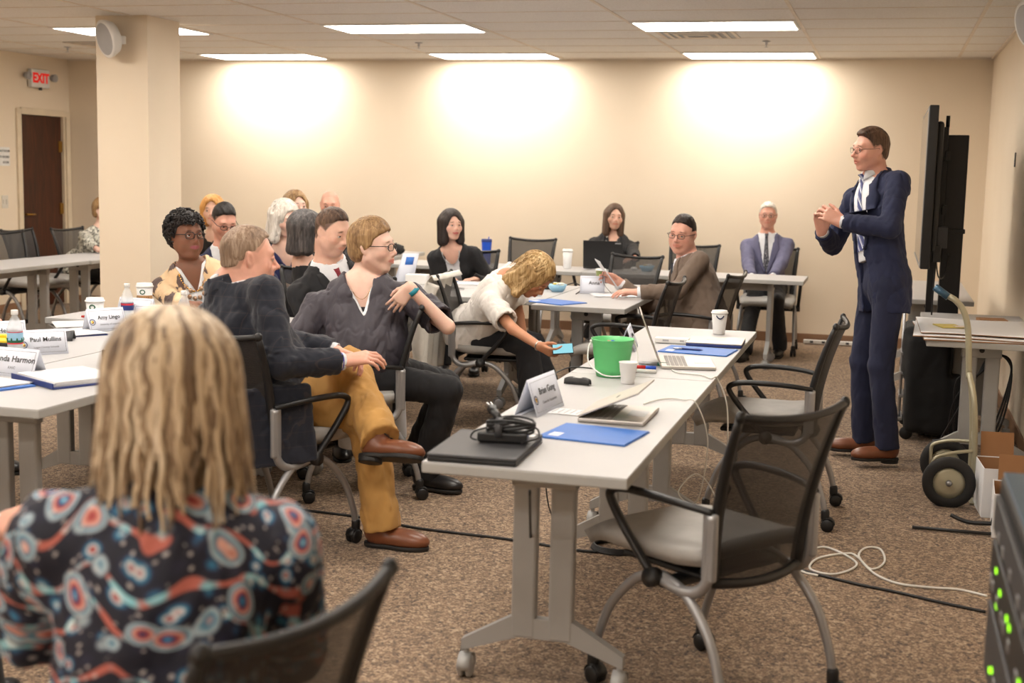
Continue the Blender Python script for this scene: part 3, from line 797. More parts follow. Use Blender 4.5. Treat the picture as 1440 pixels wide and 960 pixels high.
    for q in (1, -1):
        e = MB(); e.ell((0, 0, 0), (.0118*hs, .0118*hs, .0118*hs), 8); eo = e.build('eye', 'eye', root)
        R = hd.R.copy(); ga = math.radians(g('gaze', 0)); f2 = R@V3(-math.sin(ga), math.cos(ga), g('gaze_v', 0)); f2 = unit(f2); r2 = unit(np.cross(f2, R[:, 2])); u2 = np.cross(r2, f2)
        c = hd(q*.031*hs, .0772*hs, .0018*hs)-org
        eo.matrix_local = Matrix([[r2[i], f2[i], u2[i], c[i]] for i in range(3)]+[[0, 0, 0, 1]])
    env = dict(root=root, org=org, T=T, TL=TL, Pf=Pf, hd=hd, hs=hs, s=s, w=w_, fat=fat, fem=fem, sh=sh, hp=hp, arm=arm, leg=legj, nb=nb, nr=nr, h=h, K=K, B=B)
    for fn in K.get('wear', []): fn(env)
    return env
R_ = math.radians
def fold(amp, f, seed=0, an=(1, 1, 1)):
    an = np.array(an)
    def fn(q):
        w1 = wob(q*an, f*.8, seed); w2 = wob(q*an+.02*w1[..., None], f*1.9, seed+3)
        return amp*1.6*(1-2*np.abs(w1)**.8*.8)*.7+amp*.8*(1-2*np.abs(w2))*.6
    return fn
INF = V3(60, 60, 60)
def torso_shape(S, E, off, low=0.0, chest=1.0, hem=None, belly=True):
    """chest, belly and hips inflated by off"""
    T, TL, s, w, Pf, fat, fem = E['T'], E['TL'], E['s'], E['w'], E['Pf'], E['fat'], E['fem']
    S.ell(T(0, .002, TL*.68), (.150*w*s+off, (.105+.02*fat)*s+off, .20*s+off), T.R, .03)
    S.ell(T(0, .02+.035*fat, TL*.30), ((.132+.02*fat)*w*s+off, (.10+.05*fat)*s+off, .19*s), T.R, .07)
    S.ell(Pf(0, -.012, .02), (.158*w*s+off, (.108+.03*fat)*s+off, .13*s), Pf.R, .04)
    for q in (1, -1):
        S.cone(T(q*.045, -.015, TL-.022), T(q*E['w']*s*(.145 if fem else .165), -.008, TL-.088*s), .036*s+off*.6, .044*s+off*.6, .04)
        if fem: S.ell(T(q*.070*w*s, .075*s, TL*.62), (.062*s+off*.6, .058*s+off*.6, .062*s+off*.6), T.R, .05)
def sleeves(S, E, off, r0=.058, r1=.048, r2=.036, upto=1.0, k=.03, endk=None):
    for q in (1, -1):
        a, b, c = E['arm'][q][:3]; s = E['s']
        if upto <= .5:
            e = a+(b-a)*upto*2*.95; S.cone(a, e, r0*s+off, r1*s+off, k); continue
        S.cone(a, b, r0*s+off, r1*s+off, k)
        e = b+(c-b)*(upto-.5)*2; S.cone(b, e, r1*s+off, r2*s+off, .015)
def neckcut(S, E, drop=.0, r=None, fwd=.0):
    """open the garment round the neck"""
    r = r or E['nr']*1.12; S.cone(E['nb']-E['T'].R[:, 2]*.005+E['T'].R[:, 1]*fwd, E['hd'](0, -.02, -.05), r, r*1.2, .006, 's')
def suit(mt, shirt='shirt_white', tie=None, off=.014, vlow=.34, vw=.075, length=-.10, cuffs=True, lap=True, seed=1, pocket=False, open_=0.0, up=.97):
    def f(E):
        T, TL, s, w, h = E['T'], E['TL'], E['s'], E['w'], E['h']
        # shirt
        S = Sdf(); torso_shape(S, E, .004); S.cone(T(0, -.012, TL-.05), E['nb']+T.R[:, 2]*.028*s+T.R[:, 1]*.004, E['nr']*1.3, E['nr']*1.08+.004, .03)
        neckcut(S, E, r=E['nr']*1.06)
        S.fun(lambda q: (T.loc(q)[..., 2]-(TL+.042*s)), -INF, INF, .004)
        S.fun(lambda q: -(T.loc(q)[..., 2]-.13*s), -INF, INF, .004)
        vg = Sdf(); vg.cone(E['nb']+T.R[:, 1]*.06*s+T.R[:, 2]*.045*s, E['nb']+T.R[:, 1]*.075*s-T.R[:, 2]*.0*s, .028*s, .002, .001)
        S.fun(lambda q: vg.ev(q), -INF, INF, .004, 's')
        sdf_obj('shirt', S, h*1.3, shirt, E['root'], E['org'], colfn=None)
        cm = MB(); nr = E['nr']
        for q in (1, -1):
            def cs(u, v, q=q):
                an = q*(.20+u*(PI-.20)); top = v < .01; rr = (nr*1.09+.006+.010*v)*(1+.05*math.cos(an)); zz = .026*s-(.030+.026*max(0, 1-u*3.2))*s*v
                ax = E['nb']+T.R[:, 2]*(zz)+T.R[:, 1]*(.006+.012*v*max(0, 1-u*3)); return ax+T.R[:, 0]*math.sin(an)*rr+T.R[:, 1]*math.cos(an)*rr-E['org']
            cm.sheet(cs, 16, 5, .0025)
        cm.build('collar', shirt, E['root'])
        # cuffs
        if cuffs:
            for q in (1, -1):
                a, b, c = E['arm'][q][:3]; C = Sdf(); d = unit(c-b); C.cone(c-d*.05, c-d*.004, .0345*s, .034*s, .002); C.cone(c-d*.08, c+d*.1, .0285*s, .0285*s, .001, 's')
                C.fun(lambda q_, c=c, d=d: (q_-c)@d-.004, -INF, INF, .002)
                sdf_obj('cuff', C, min(h, .004), shirt, E['root'], E['org'])
        # jacket
        J = Sdf(); torso_shape(J, E, off); Pf = E['Pf']
        sit = len(E['leg']) > 0 and E['K'].get('sit', True)
        L = -length
        J.cone(Pf(0, -.012*s, .02), Pf(0, -.012*s, -L*s), .155*w*s+off, .165*w*s+off, .03, sq=(Pf.R[:, 1], .70+.1*E['fat']))
        for q in E['K'].get('tails', ()): J.box(Pf(q*.175*w*s, -.03, -.05), (.028, .15, .17), Pf.R, .05, .02)
        for q in (1, -1): J.cone(T(q*.15*w*s, -.006, TL-.082*s), E['arm'][q][0], .048*s, .050*s+off*.4, .03)
        sleeves(J, E, off, .052, .045, .036, up)
        J.cone(T(0, -.03, TL-.02), E['nb']+T.R[:, 2]*.022*s-T.R[:, 1]*.012, E['nr']*1.4, E['nr']*1.24+.006, .03)
        J.cone(T(0, -.010, TL*.56), Pf(0, -.012, -.05), (.137+.02*E['fat'])*w*s+off, .150*w*s+off, .05, sq=(Pf.R[:, 1], .73+.1*E['fat']))
        neckcut(J, E, r=E['nr']*1.17+.004)
        J.fun(lambda q: (T.loc(q)[..., 2]-(TL+.028*s)), -INF, INF, .004)
        sl = E['arm']
        def vcut(q):
            L_ = T.loc(q); z = L_[..., 2]/TL; o0 = .03*s if open_ else 0
            wv = o0+(vw*s-o0)*np.clip((z-vlow)/(1-vlow), 0, 1)**.9
            wv = np.where(z < vlow, (o0+open_*(vlow-z)) if open_ else -.006, wv)
            return np.maximum(np.abs(L_[..., 0])-wv, np.maximum(.0-L_[..., 1], z-1.2))
        J.fun(vcut, -INF, INF, .004, 's')
        J.fun(lambda q: -(Pf.loc(q)[..., 2]+np.where(np.abs(Pf.loc(q)[..., 0]) > .15*w*s, max(L*s, .2 if E['K'].get('tails') else 0), L*s)), -INF, INF, .004)
        if up < .999:
            for q in (1, -1):
                a, b, c = E['arm'][q][:3]; d = unit(c-b); e = b+(c-b)*((up-.5)*2); 
                C = Sdf(); C.cone(e+d*.001, e+d*.16, .058*s, .075*s, .001); J.fun(lambda q_, C=C, e=e, d=d: np.maximum(C.ev(q_), -((q_-e)@d)), e-.12, e+.12, .003, 's')
        J.fun(fold(.0045, 46, seed, (1, 1, .7)), -INF, INF, 0, 'd')
        jm_c = MB()
        def jc(u, v):
            an = R_(48)+u*R_(264); rr = E['nr']*1.20+.010+.012*v; zz = .034*s-.052*s*v; c = E['nb']+T.R[:, 2]*zz-T.R[:, 1]*(.006+.006*v)
            return c+T.R[:, 0]*math.sin(an)*rr+T.R[:, 1]*math.cos(an)*rr-E['org']
        jm_c.sheet(jc, 24, 6, .004)
        jm = sdf_obj('jacket', J, h*1.3, mt, E['root'], E['org'])
        jm_c.build('jacket_collar', mt, jm)
        if lap:
            for q in (1, -1):
                def fy(x, z, S=J, o=.001):
                    ys = np.linspace(.36, -.05, 100); pts = np.array([T(x, y, z) for y in ys]); d = S.ev(pts)
                    i = np.argmax(d < o); return ys[i] if d[i] < o else None
                m = MB(); z0 = TL*vlow; rows = []
                for i in range(13):
                    u = i/12; z = z0+(TL*.985-z0)*u; wi = (.03*s if open_ else 0)+(vw-(.03 if open_ else 0))*s*u**.9+.002; wo = wi+(.014+.05*s*min(1, u/.62) if u < .64 else .064*s-.022*s*(u > .70)-.05*s*max(0, u-.72))
                    r = []
                    for k in range(5):
                        x = q*(wi+(wo-wi)*k/4); y = fy(x, z)
                        if y is None: y = rows[-1][k][1] if rows else .1
                        r.append((x, y+.006-(.002 if k == 4 else 0), z))
                    rows.append(r)
                n0 = len(rows); vs = [T(*p)-E['org'] for r in rows for p in r]; fs = []
                for i in range(n0-1):
                    for k in range(4): fs.append([i*5+k, i*5+k+1, (i+1)*5+k+1, (i+1)*5+k][::q])
                m.add(vs, fs, None, True); lo = m.build('lapel', mt, jm)
                sd = lo.modifiers.new('s', 'SOLIDIFY'); sd.thickness = .004; sd.offset = -1
        if tie:
            m = MB(); zt = TL-.004*s; zb = E['K'].get('tie_end', .12)
            def fy2(x, z):
                ys = np.linspace(.36, -.05, 160); pts = np.array([T(x, y, z) for y in ys]); d = S.ev(pts); i = np.argmax(d < .002); return ys[i] if d[i] < .002 else .09
            rows = []
            N = 26
            for i in range(N+1):
                u = i/N; z = zt-(zt-zb)*u
                wd = (.012+.022*max(0, u-.1)) if u > .09 else .0165-.05*u
                th = .011 if u < .09 else .006
                y = max(fy2(0, z), fy2(.01, z)); 
                if rows and abs(y-rows[-1][1]) > .02: y = rows[-1][1]
                rows.append((z, y, wd*s, th))
            vs = []; fs = []
            for z, y, wd, th in rows:
                for x, dy in ((-wd, .001), (-wd*.7, th), (0, th*1.25), (wd*.7, th), (wd, .001)): vs.append(T(x, y+dy, z)-E['org'])
            for i in range(N):
                for k in range(4): fs.append([i*5+k, i*5+k+1, (i+1)*5+k+1, (i+1)*5+k])
            m.add(vs, fs, None, True); m.build('tie', tie, E['root'])
        E['front'] = J
    return f
def blouse(mt, off=.008, upto=1.0, vneck=.0, vw=.05, length=-.06, name='blouse', seed=2, fo=.004, r=(.052, .044, .034), neckr=1.6, open_w=0, k=.03, nv=.10):
    """open_w: a front opening of that half width (cardigans, jackets)"""
    def f(E):
        T, TL, s, w, h = E['T'], E['TL'], E['s'], E['w'], E['h']; Pf = E['Pf']
        S = Sdf(); torso_shape(S, E, off)
        L = -length
        for q in (1, -1): S.cone(Pf(q*.07*w*s, -.0, .05), Pf(q*.08*w*s, .0, -L*s), (.10+.012*E['fat'])*s+off, (.10+.012*E['fat'])*s+off, .05)
        sleeves(S, E, off*.9, *r, upto=upto, k=k)
        neckcut(S, E, r=E['nr']*neckr, fwd=.015)
        def vc(q):
            L_ = T.loc(q); z = L_[..., 2]; lo = TL-nv*s-vneck*s
            wv = (vw*s)*np.clip((z-lo)/(TL-lo), 0, 1.3)
            if open_w: wv = np.maximum(wv, open_w*s)
            return np.maximum(np.abs(L_[..., 0])-wv, -L_[..., 1]-.0)+(0 if open_w else np.where(z < lo, .02, 0))
        if vneck or open_w: S.fun(vc, -INF, INF, .004, 's')
        S.fun(lambda q: -(Pf.loc(q)[..., 2]+L*s), -INF, INF, .006)
        for q in (1, -1):
            a, b, c = E['arm'][q][:3]
            if upto <= .5: e = a+(b-a)*upto*2; d = unit(b-a)
            else: e = b+(c-b)*((upto-.5)*2); d = unit(c-b)
            C = Sdf(); C.cone(e+d*.001, e+d*.10, .075*s, .085*s, .001); S.fun(lambda q_, C=C, e=e, d=d: np.maximum(C.ev(q_), -((q_-e)@d)), e-.12, e+.12, .003, 's')
            S.cone(e-d*.03, e+d*.06, r[1]*s*.86 if upto <= .5 else r[2]*s*.92, r[1]*s*.86 if upto <= .5 else r[2]*s*.92, .002, 's') if upto < .97 else None
        S.fun(fold(fo, 44, seed, (1, 1, .6)), -INF, INF, 0, 'd')
        o = sdf_obj(name, S, h, mt, E['root'], E['org']); E['front'] = S; E.setdefault('fronts', []).append(S)
        return o
    return f
def trousers(mt, off=.014, cuffw=.0, seed=4, name='trousers', fo=.004, thick=1.0):
    def f(E):
        S = Sdf(); s, w, Pf = E['s'], E['w'], E['Pf']
        S.ell(Pf(0, -.012, .01), (.154*w*s+off*.5, .108*s+off*.5, .12*s), Pf.R, .03); E['K'].get('nowaist') or S.cone(Pf(0, -.01, .02), E['T'](0, 0, .155*s), .14*w*s+off*.5, (.128+.02*E['fat'])*w*s+off*.6, .03, sq=(Pf.R[:, 1], .74+.15*E['fat']))
        for q, (hpj, kn, an, ft) in E['leg'].items():
            d = unit(an-kn); e = an+d*(.03*s)
            S.cone(hpj, kn, .080*s*thick+off*.6, .060*s*thick+off*.5, .05)
            S.cone(kn, e, .058*s*thick+off*.5, .050*s*thick+off+cuffw, .02)
        for q, (hpj, kn, an, ft) in E['leg'].items():
            d = unit(an-kn); e = an+d*(.03*s)
            S.fun(lambda q_, e=e, d=d: -np.maximum(-((q_-e)@d), np.sqrt(((q_-e)**2).sum(-1))-.13), e-.13, e+.13, .004)
        S.fun(fold(fo, 40, seed, (1, 1, .5)), -INF, INF, 0, 'd')
        sdf_obj(name, S, E['h']*1.5, mt, E['root'], E['org'])
    return f
def shoes(mt, sole='sole', s2=1.0, heel=.012, laces=True):
    def f(E):
        s = E['s']*s2
        for q, (hpj, kn, an, ft) in E['leg'].items():
            d = unit(ft.get('d', E['Pf'].R[:, 1])); up = unit(ft.get('up', V3(0, 0, 1))); F_ = frame(an, up-d*(up@d), np.cross(d, up))
            S = Sdf(); p = lambda x, y, z: F_(x*s, y*s, z*s)
            S.ell(p(0, -.015, -.035), V3(.038, .052, .050)*s, F_.R, .02); S.ell(p(0, .075, -.050), V3(.044, .105, .036)*s, F_.R, .03); S.ell(p(0, .125, -.058), V3(.042, .068, .026)*s, F_.R, .02)
            S.cone(p(0, .0, -.02), p(0, .005, .02), .038*s, .036*s, .02); S.cone(p(0, .0, .0), p(0, .0, .06), .029*s, .03*s, .003, 's')
            S.fun(lambda q_: -(F_.loc(q_)[..., 2]+.078*s), -INF, INF, .003)
            o = sdf_obj('shoe', S, min(E['h'], .004), mt, E['root'], E['org'])
            Z = Sdf(); Z.ell(p(0, .110, -.080), V3(.0445, .080, .3)*s, F_.R, .01); Z.ell(p(0, -.015, -.080), V3(.037, .052, .3)*s, F_.R, .02); Z.cone(p(0, .0, -.08), p(0, .11, -.08), .034*s, .040*s, .02)
            Z.fun(lambda q_: np.abs(F_.loc(q_)[..., 2]+.081*s)-.0085*s, -INF, INF, .002)
            H_ = Sdf(); H_.ell(p(0, -.018, -.09), V3(.037, .046, .3)*s, F_.R, .01); H_.fun(lambda q_: np.abs(F_.loc(q_)[..., 2]+.092*s)-heel*s, -INF, INF, .002)
            sdf_obj('sole', Z, min(E['h'], .004), sole, o, E['org']); sdf_obj('heel', H_, min(E['h'], .004), sole, o, E['org'])
            if laces:
                m = MB()
                for k in range(4): y = .045+.018*k; z = -.016-.010*k; m.tube([p(-.016, y, z-.004)-E['org'], p(0, y+.006, z+.004)-E['org'], p(.016, y, z-.004)-E['org']], .0022*s, 5)
                m.tube([p(0, .04, -.008)-E['org'], p(.022, .028, .004)-E['org'], p(.03, .045, -.004)-E['org'], p(.004, .043, -.008)-E['org'], p(-.024, .03, .002)-E['org'], p(-.028, .048, -.004)-E['org'], p(0, .04, -.008)-E['org']], .0022*s, 5)
                m.build('laces', sole, o)
    return f
def short_hair(mt, t=.012, line=None, top=.014, seed=3, side=.6, name='hair', fo=.0025, recede=0.0, quiff=0.0):
    def f(E):
        hd, hs = E['hd'], E['hs']; S = Sdf(); p = lambda x, y, z: hd(x*hs, y*hs, z*hs)
        S.ell(p(0, -.016, .030), V3(.0755+t*side, .094+t*.7, .0875+t)*hs, hd.R, .01); S.ell(p(0, .000, .074), V3(.056+t*.4, .070+t*.4, .042+top)*hs, hd.R, .02)
        if quiff: S.ell(p(-.012, .052, .088), V3(.048, .026, .020+quiff)*hs, hd.R, .02)
        S.ell(p(0, -.052, -.03), V3((.060 if E['fem'] else .050)+t*side, .050+t*.7, .05)*hs, hd.R, .02)
        yl = [-.11, -.05, -.022, -.016, .012, .022, .030, .048, .062, .085]; zl = line or [-.070, -.064, -.050, .016, .022, -.004, .034, .062, .080, .088]
        def reg(q):
            L = hd.loc(q)/hs; zz = np.interp(L[..., 1], yl, zl)+recede*np.clip((np.abs(L[..., 0])-.02)/.03, 0, 1)*np.clip((L[..., 1]-.02)/.04, 0, 1)*.03
            return (zz-L[..., 2])*.75*hs+.0016*wob(L, 260)+.003*wob(L, 70, seed)
        S.fun(reg, -INF, INF, .006); S.fun(lambda q: fo*(wob(hd.loc(q)*V3(1, .35, .8), 130, seed)), -INF, INF, 0, 'd')
        sdf_obj(name, S, min(E['h'], .004), mt, E['root'], E['org'])
    return f
def long_hair(mt, bottom=-.16, vol=.02, front=.045, seed=5, wave=.004, flare=0.0, part=0.0, bangs=False, wf=90, back=.0, opening=(.054, .10, .112), oc=(.0, .105, -.024), fh=.006, locks=0, lockr=.006, cut_up=None):
    def f(E):
        hd, hs = E['hd'], E['hs']; S = Sdf(); p = lambda x, y, z: hd(x*hs, y*hs, z*hs)
        S.ell(p(0, -.018, .034), V3(.078+vol, .098+vol*.8, .090+vol*.7)*hs, hd.R, .02)
        zb = bottom
        for q in (-1, 1):
            S.cone(p(q*.062, .015, .02), p(q*(.066+flare), .010+front*.3, zb*.92), (.028+vol*.6)*hs, (.024+vol*.7)*hs, .03)
            S.cone(p(q*.050, -.045, .02), p(q*(.050+flare*.8), -.050-back, zb), (.045+vol*.6)*hs, (.036+vol*.6)*hs, .03)
        S.cone(p(0, -.06, .02), p(0, -.065-back, zb), (.048+vol*.5)*hs, (.040+vol*.6)*hs, .03)
        S.ell(p(*oc), V3(*opening)*hs, hd.R, .012*hs, 's')
        if bangs: S.ell(p(.012, .068, .066), V3(.056, .030, .022)*hs, unitR(hd, 14), .012)
        S.fun(lambda q: wave*wob(hd.loc(q)*V3(1, 1, .22), wf, seed)+wave*.6*wob(hd.loc(q)*V3(1, 1, .3), wf*2.3, seed+2), -INF, INF, 0, 'd')
        S.fun(lambda q: -(hd.loc(q)[..., 2]-(zb-.035)*hs+.008*wob(hd.loc(q)*V3(1, 1, 0), 160, seed)), -INF, INF, .01)
        o = sdf_obj('hair', S, min(E['h'], fh), mt, E['root'], E['org']); E['hairS'] = S
    return f
def unitR(hd, a):
    a = math.radians(a); c, s = math.cos(a), math.sin(a); return hd.R@np.array([[c, 0, s], [0, 1, 0], [-s, 0, c]])
def glasses(mt='lens_dark', r=.0016, wid=.0225, hgt=.0155, rim=True):
    def f(E):
        hd, hs, org = E['hd'], E['hs'], E['org']; m = MB(); p = lambda x, y, z: hd(x*hs, y*hs, z*hs)-org
        for q in (-1, 1):
            pts = []
            for i in range(20):
                a = 2*PI*i/20; ca, sa = math.cos(a), math.sin(a); x = wid*math.copysign(abs(ca)**.7, ca); z = hgt*math.copysign(abs(sa)**.7, sa)
                pts.append(p(q*.032+x, .103-abs(q*.032+x)**2*3.2, .000+z))
            m.tube(pts, r*hs, 6, closed=True)
            m.tube([p(q*(.032+wid), .094, .006), p(q*.073, .075, .007), p(q*.078, .02, .006), p(q*.080, -.008, .008), p(q*.079, -.022, -.01)], r*hs*1.1, 6)
        m.tube([p(-.0105, .1025, .004), p(0, .107, .007), p(.0105, .1025, .004)], r*hs, 6)
        m.build('glasses', mt, E['root'])
    return f
def bracelet(q, mt, r=.030, t=.0035, back=.02, name='bracelet', flat=1, wdt=None):
    def f(E):
        a, b, c = E['arm'][q][:3]; d = unit(c-b); F_ = frame(c-d*back, d, V3(.3, .9, .1)); m = MB()
        if wdt:
            m.sheet(lambda u, v: F_(math.cos(2*PI*u)*(r), math.sin(2*PI*u)*r, (v-.5)*wdt)-E['org'], 25, 3, .003)
        else: m.tube([F_(math.cos(2*PI*i/24)*r, math.sin(2*PI*i/24)*r, 0)-E['org'] for i in range(24)], t, 6, closed=True)
        m.build(name, mt, E['root'])
    return f
M['navy'] = fabric('navy_suit', (30, 37, 68), weave=800); M['navy_tr'] = fabric('navy_trousers', (28, 34, 62), weave=800)
def m_stripe(name, base, cols, ang, per, widths):
    t = NT(name); c = t.n('TexCoord'); sp = t.n('SeparateXYZ'); t.l(c.outputs['Object'], sp.inputs[0])
    u = t.math('ADD', t.math('MULTIPLY', sp.outputs[0], math.cos(ang)), t.math('MULTIPLY', sp.outputs[2], math.sin(ang)))
    u = t.math('ADD', u, t.math('MULTIPLY', sp.outputs[1], -math.cos(ang)*.4))
    f = t.math('FRACT', t.math('MULTIPLY', u, 1/per))
    st = [(0, base)]
    for p0, p1, cc in widths: st += [(p0, cc), (p1, base)]
    t.base(t.ramp(f, st, 'CONSTANT')); t.set(Roughness=.5); return t.m
M['tie_stripe'] = m_stripe('striped_tie', (58, 66, 120), None, .62, .030, [(.30, .52, (214, 218, 230)), (.62, .68, (190, 196, 220))])
M['hair_brown'] = m_hair('brown_hair', [(46, 32, 24), (84, 62, 48), (116, 90, 70)])
p1 = person('standing person in a navy suit and striped tie, gesturing with both hands, beside the display',
    s=1.03, hs=.98, w=.98, h=.004, hips=(-.01, 7.50, .985), neck=P(1229, 246, 7.33), yaw_t=218, yaw_p=205, head=P(1224, 210, 7.28), yaw_h=211, pitch_h=4, roll_h=-2, sh_tilt=0, gaze=0,
    hand_l=dict(w=P(1183, 312, 7.13), d=(-.85, .05, .42), n=(-.25, 1, -.1), c=.62, pole=(.6, -.7, -.9), th=.3, sp=.12),
    hand_r=dict(w=P(1156, 325, 7.40), d=(-.15, -.25, .9), n=(.3, -1, .1), c=.55, pole=(-.3, .6, -1), th=.4),
    foot_l=dict(a=(.06, 7.40, .10), d=(-.9, -.30, 0), pole=(-1, -.3, 0)), foot_r=dict(a=(-.07, 7.64, .10), d=(-1, -.12, 0), pole=(-1, -.2, 0)),
    sit=False, skin='rosy', mouth=.0035, brow=(90, 66, 50), buzz=(74, 54, 42), buzzamt=.6, tie_end=.19,
    wear=[trousers('navy_tr', off=.016), suit('navy', tie='tie_stripe', vlow=.30, length=-.14, seed=2, open_=.04), shoes('leather_brown'), short_hair('hair_brown', t=.008, top=.010, side=.15, quiff=.006, recede=.3), glasses('lens_frame', .0011)])
def seated(lab, hx, hy, yaw, head, **K):
    """fills in the joints of somebody sitting at (hx, hy)"""
    a = math.radians(yaw); f = V3(math.cos(a), math.sin(a), 0); r = V3(math.sin(a), -math.cos(a), 0); s = K.get('s', 1.0)
    head = np.asarray(head, float); hp = V3(hx, hy, K.pop('hz', .57))
    d = dict(hips=hp, yaw_t=yaw, yaw_h=yaw, head=head, neck=head-V3(0, 0, .185*K.get('hs', 1.0))-f*K.get('hfwd', .035), z0=0, h=.006)
    for q, n in ((1, 'r'), (-1, 'l')):
        d['hand_'+n] = dict(w=hp+f*K.get('reach', .30)+r*q*.10+V3(0, 0, K.get('hup', .16)), d=f*.8-r*q*.6, n=(0, 0, -1), c=.5)
        d['foot_'+n] = dict(a=V3(hx, hy, 0)+f*.46+r*q*.12+V3(0, 0, .09), d=f)
    for k in ('reach', 'hup', 'hfwd'): K.pop(k, None)
    d.update(K); return person(lab, **d)
# ---- fabrics and hair of the cast
def m_plaid():
    t = NT('plaid_blazer'); c = t.n('TexCoord'); sp = t.n('SeparateXYZ'); t.l(c.outputs['Object'], sp.inputs[0])
    def ln(o, per, w):
        f = t.math('FRACT', t.math('MULTIPLY', o, 1/per)); return t.math('LESS_THAN', f, w)
    u = t.math('ADD', t.math('MULTIPLY', sp.outputs[0], .8), t.math('MULTIPLY', sp.outputs[1], -.6))
    k = t.math('MAXIMUM', ln(u, .058, .035), ln(sp.outputs[2], .058, .035))
    t.base(t.mix(t.math('MULTIPLY', k,   .18), (18, 23, 38), (92, 74, 62))).set(Roughness=.85, Sheen_Weight=.15)
    t.bump(t.noise(t.co(), 800, 1), .25, .002); return t.m
def m_floral():
    t = NT('floral_jacket'); v = t.co(scale=(1, 1, 1)); n = t.noise(v, 14, 2, .5, 1.5)
    vo = t.n('TexVoronoi'); mp = t.n('Mapping'); t.l(v, vo.inputs[0]); vo.inputs['Scale'].default_value = 7.5
    k = t.math('ADD', t.math('MULTIPLY', vo.outputs['Distance'], .9), t.math('MULTIPLY', n, .55))
    c = t.ramp(k, [(.0, (82, 66, 66)), (.66, (92, 76, 74)), (.69, (222, 190, 150)), (1, (228, 198, 160))]); t.base(c).set(Roughness=.8); return t.m
def m_paisley():
    t = NT('paisley_blouse'); v = t.co(); w_ = t.n('TexNoise'); t.l(v, w_.inputs[0]); w_.inputs['Scale'].default_value = 5; w_.inputs['Detail'].default_value = 1
    dv = t.n('VectorMath', operation='MULTIPLY_ADD'); t.l(w_.outputs['Color'], dv.inputs[0]); dv.inputs[1].default_value = (.16, .16, .16); t.l(v, dv.inputs[2])
    def vor(s, off=(0, 0, 0), feat='F1'):
        a = t.n('VectorMath', operation='ADD'); t.l(dv.outputs[0], a.inputs[0]); a.inputs[1].default_value = off
        o = t.n('TexVoronoi', feature=feat); t.l(a.outputs[0], o.inputs[0]); o.inputs['Scale'].default_value = s; return o
    A = vor(13); B = vor(25, (3, 1, 2)); C_ = vor(52, (1, 5, 3)); wv = t.n('TexWave', wave_type='RINGS'); t.l(dv.outputs[0], wv.inputs[0]); wv.inputs['Scale'].default_value = 4.2; wv.inputs['Distortion'].default_value = 9; wv.inputs['Detail'].default_value = 1.5; wv.inputs['Detail Scale'].default_value = 1.6
    nav = (28, 30, 52)
    rings = t.ramp(A.outputs['Distance'], [(.0, (196, 232, 236)), (.07, (58, 132, 176)), (.13, (30, 52, 96)), (.19, (166, 66, 60)), (.25, (214, 160, 146)), (.30, (44, 116, 144)), (.36, (170, 186, 196)), (.41, nav), (.60, nav)], 'LINEAR')
    r2 = t.ramp(B.outputs['Distance'], [(.0, (206, 104, 80)), (.12, (140, 46, 52)), (.2, (206, 204, 206)), (.27, (50, 126, 156)), (.34, (40, 84, 120)), (.42, nav), (.6, (20, 22, 38))]); r2 = t.mix(t.ramp(wv.outputs['Fac'], [(.90, (0, 0, 0)), (.95, (255, 255, 255))]), r2, t.ramp(B.outputs['Distance'], [(.2, (206, 222, 224)), (.4, (120, 190, 204)), (.6, (176, 96, 84))]))
    m1 = t.ramp(A.outputs['Distance'], [(.40, (0, 0, 0)), (.44, (255, 255, 255))])
    c = t.mix(m1, rings, r2)
    dots = t.ramp(C_.outputs['Distance'], [(.14, (255, 255, 255)), (.24, (0, 0, 0))]); c = t.mix(t.math('MULTIPLY', dots, .55), c, (214, 206, 204))
    t.base(c).set(Roughness=.75); return t.m
def m_pattern(name, a, b, sc_, th=.5, dist=0):
    t = NT(name); n = t.noise(t.co(), sc_, 2, .6, dist); t.base(t.ramp(n, [(th-.02, a), (th+.02, b)])).set(Roughness=.8); return t.m
def m_diamond():
    t = NT('diamond_print'); c = t.n('TexCoord'); sp = t.n('SeparateXYZ'); t.l(c.outputs['Object'], sp.inputs[0])
    tri = lambda o, p: t.math('ABSOLUTE', t.math('SUBTRACT', t.math('FRACT', t.math('MULTIPLY', o, 1/p)), .5))
    k = t.math('ADD', tri(sp.outputs[0], .05), tri(sp.outputs[2], .05)); t.base(t.ramp(k, [(.24, (226, 226, 222)), (.27, (16, 17, 22))])).set(Roughness=.7); return t.m
M['plaid'] = m_plaid(); M['khaki'] = fabric('khaki_trousers', (182, 138, 76), weave=900, bump=.3)
M['slate'] = fabric('slate_blouse', (62, 58, 67), weave=1400, rough=.6); M['blk_suit'] = fabric('black_suit', (30, 30, 33), weave=900); M['blk_tr'] = fabric('black_trousers', (22, 22, 26), weave=900)
M['floral'] = m_floral(); M['paisley'] = m_paisley(); M['cream_knit'] = fabric('cream_knit', (222, 216, 210), weave=260, bump=.5)
M['brown_suit'] = fabric('brown_suit', (112, 96, 84), weave=900); M['grey_suit'] = fabric('grey_violet_suit', (94, 94, 122), weave=900)
M['tie_maroon'] = m_pattern('maroon_tie', (120, 24, 38), (150, 70, 80), 170, .56); M['tie_dark'] = fabric('dark_tie', (26, 30, 42)); M['tie_grey'] = m_pattern('grey_patterned_tie', (42, 44, 54), (150, 150, 158), 120, .55)
M['blk_knit'] = fabric('black_knit', (24, 24, 28), weave=500, bump=.4); M['diamond'] = m_diamond(); M['navy_dress'] = fabric('navy_dress', (34, 40, 84))
M['leafprint'] = m_pattern('leaf_print', (214, 212, 200), (104, 104, 98), 42, .5, 1.0)
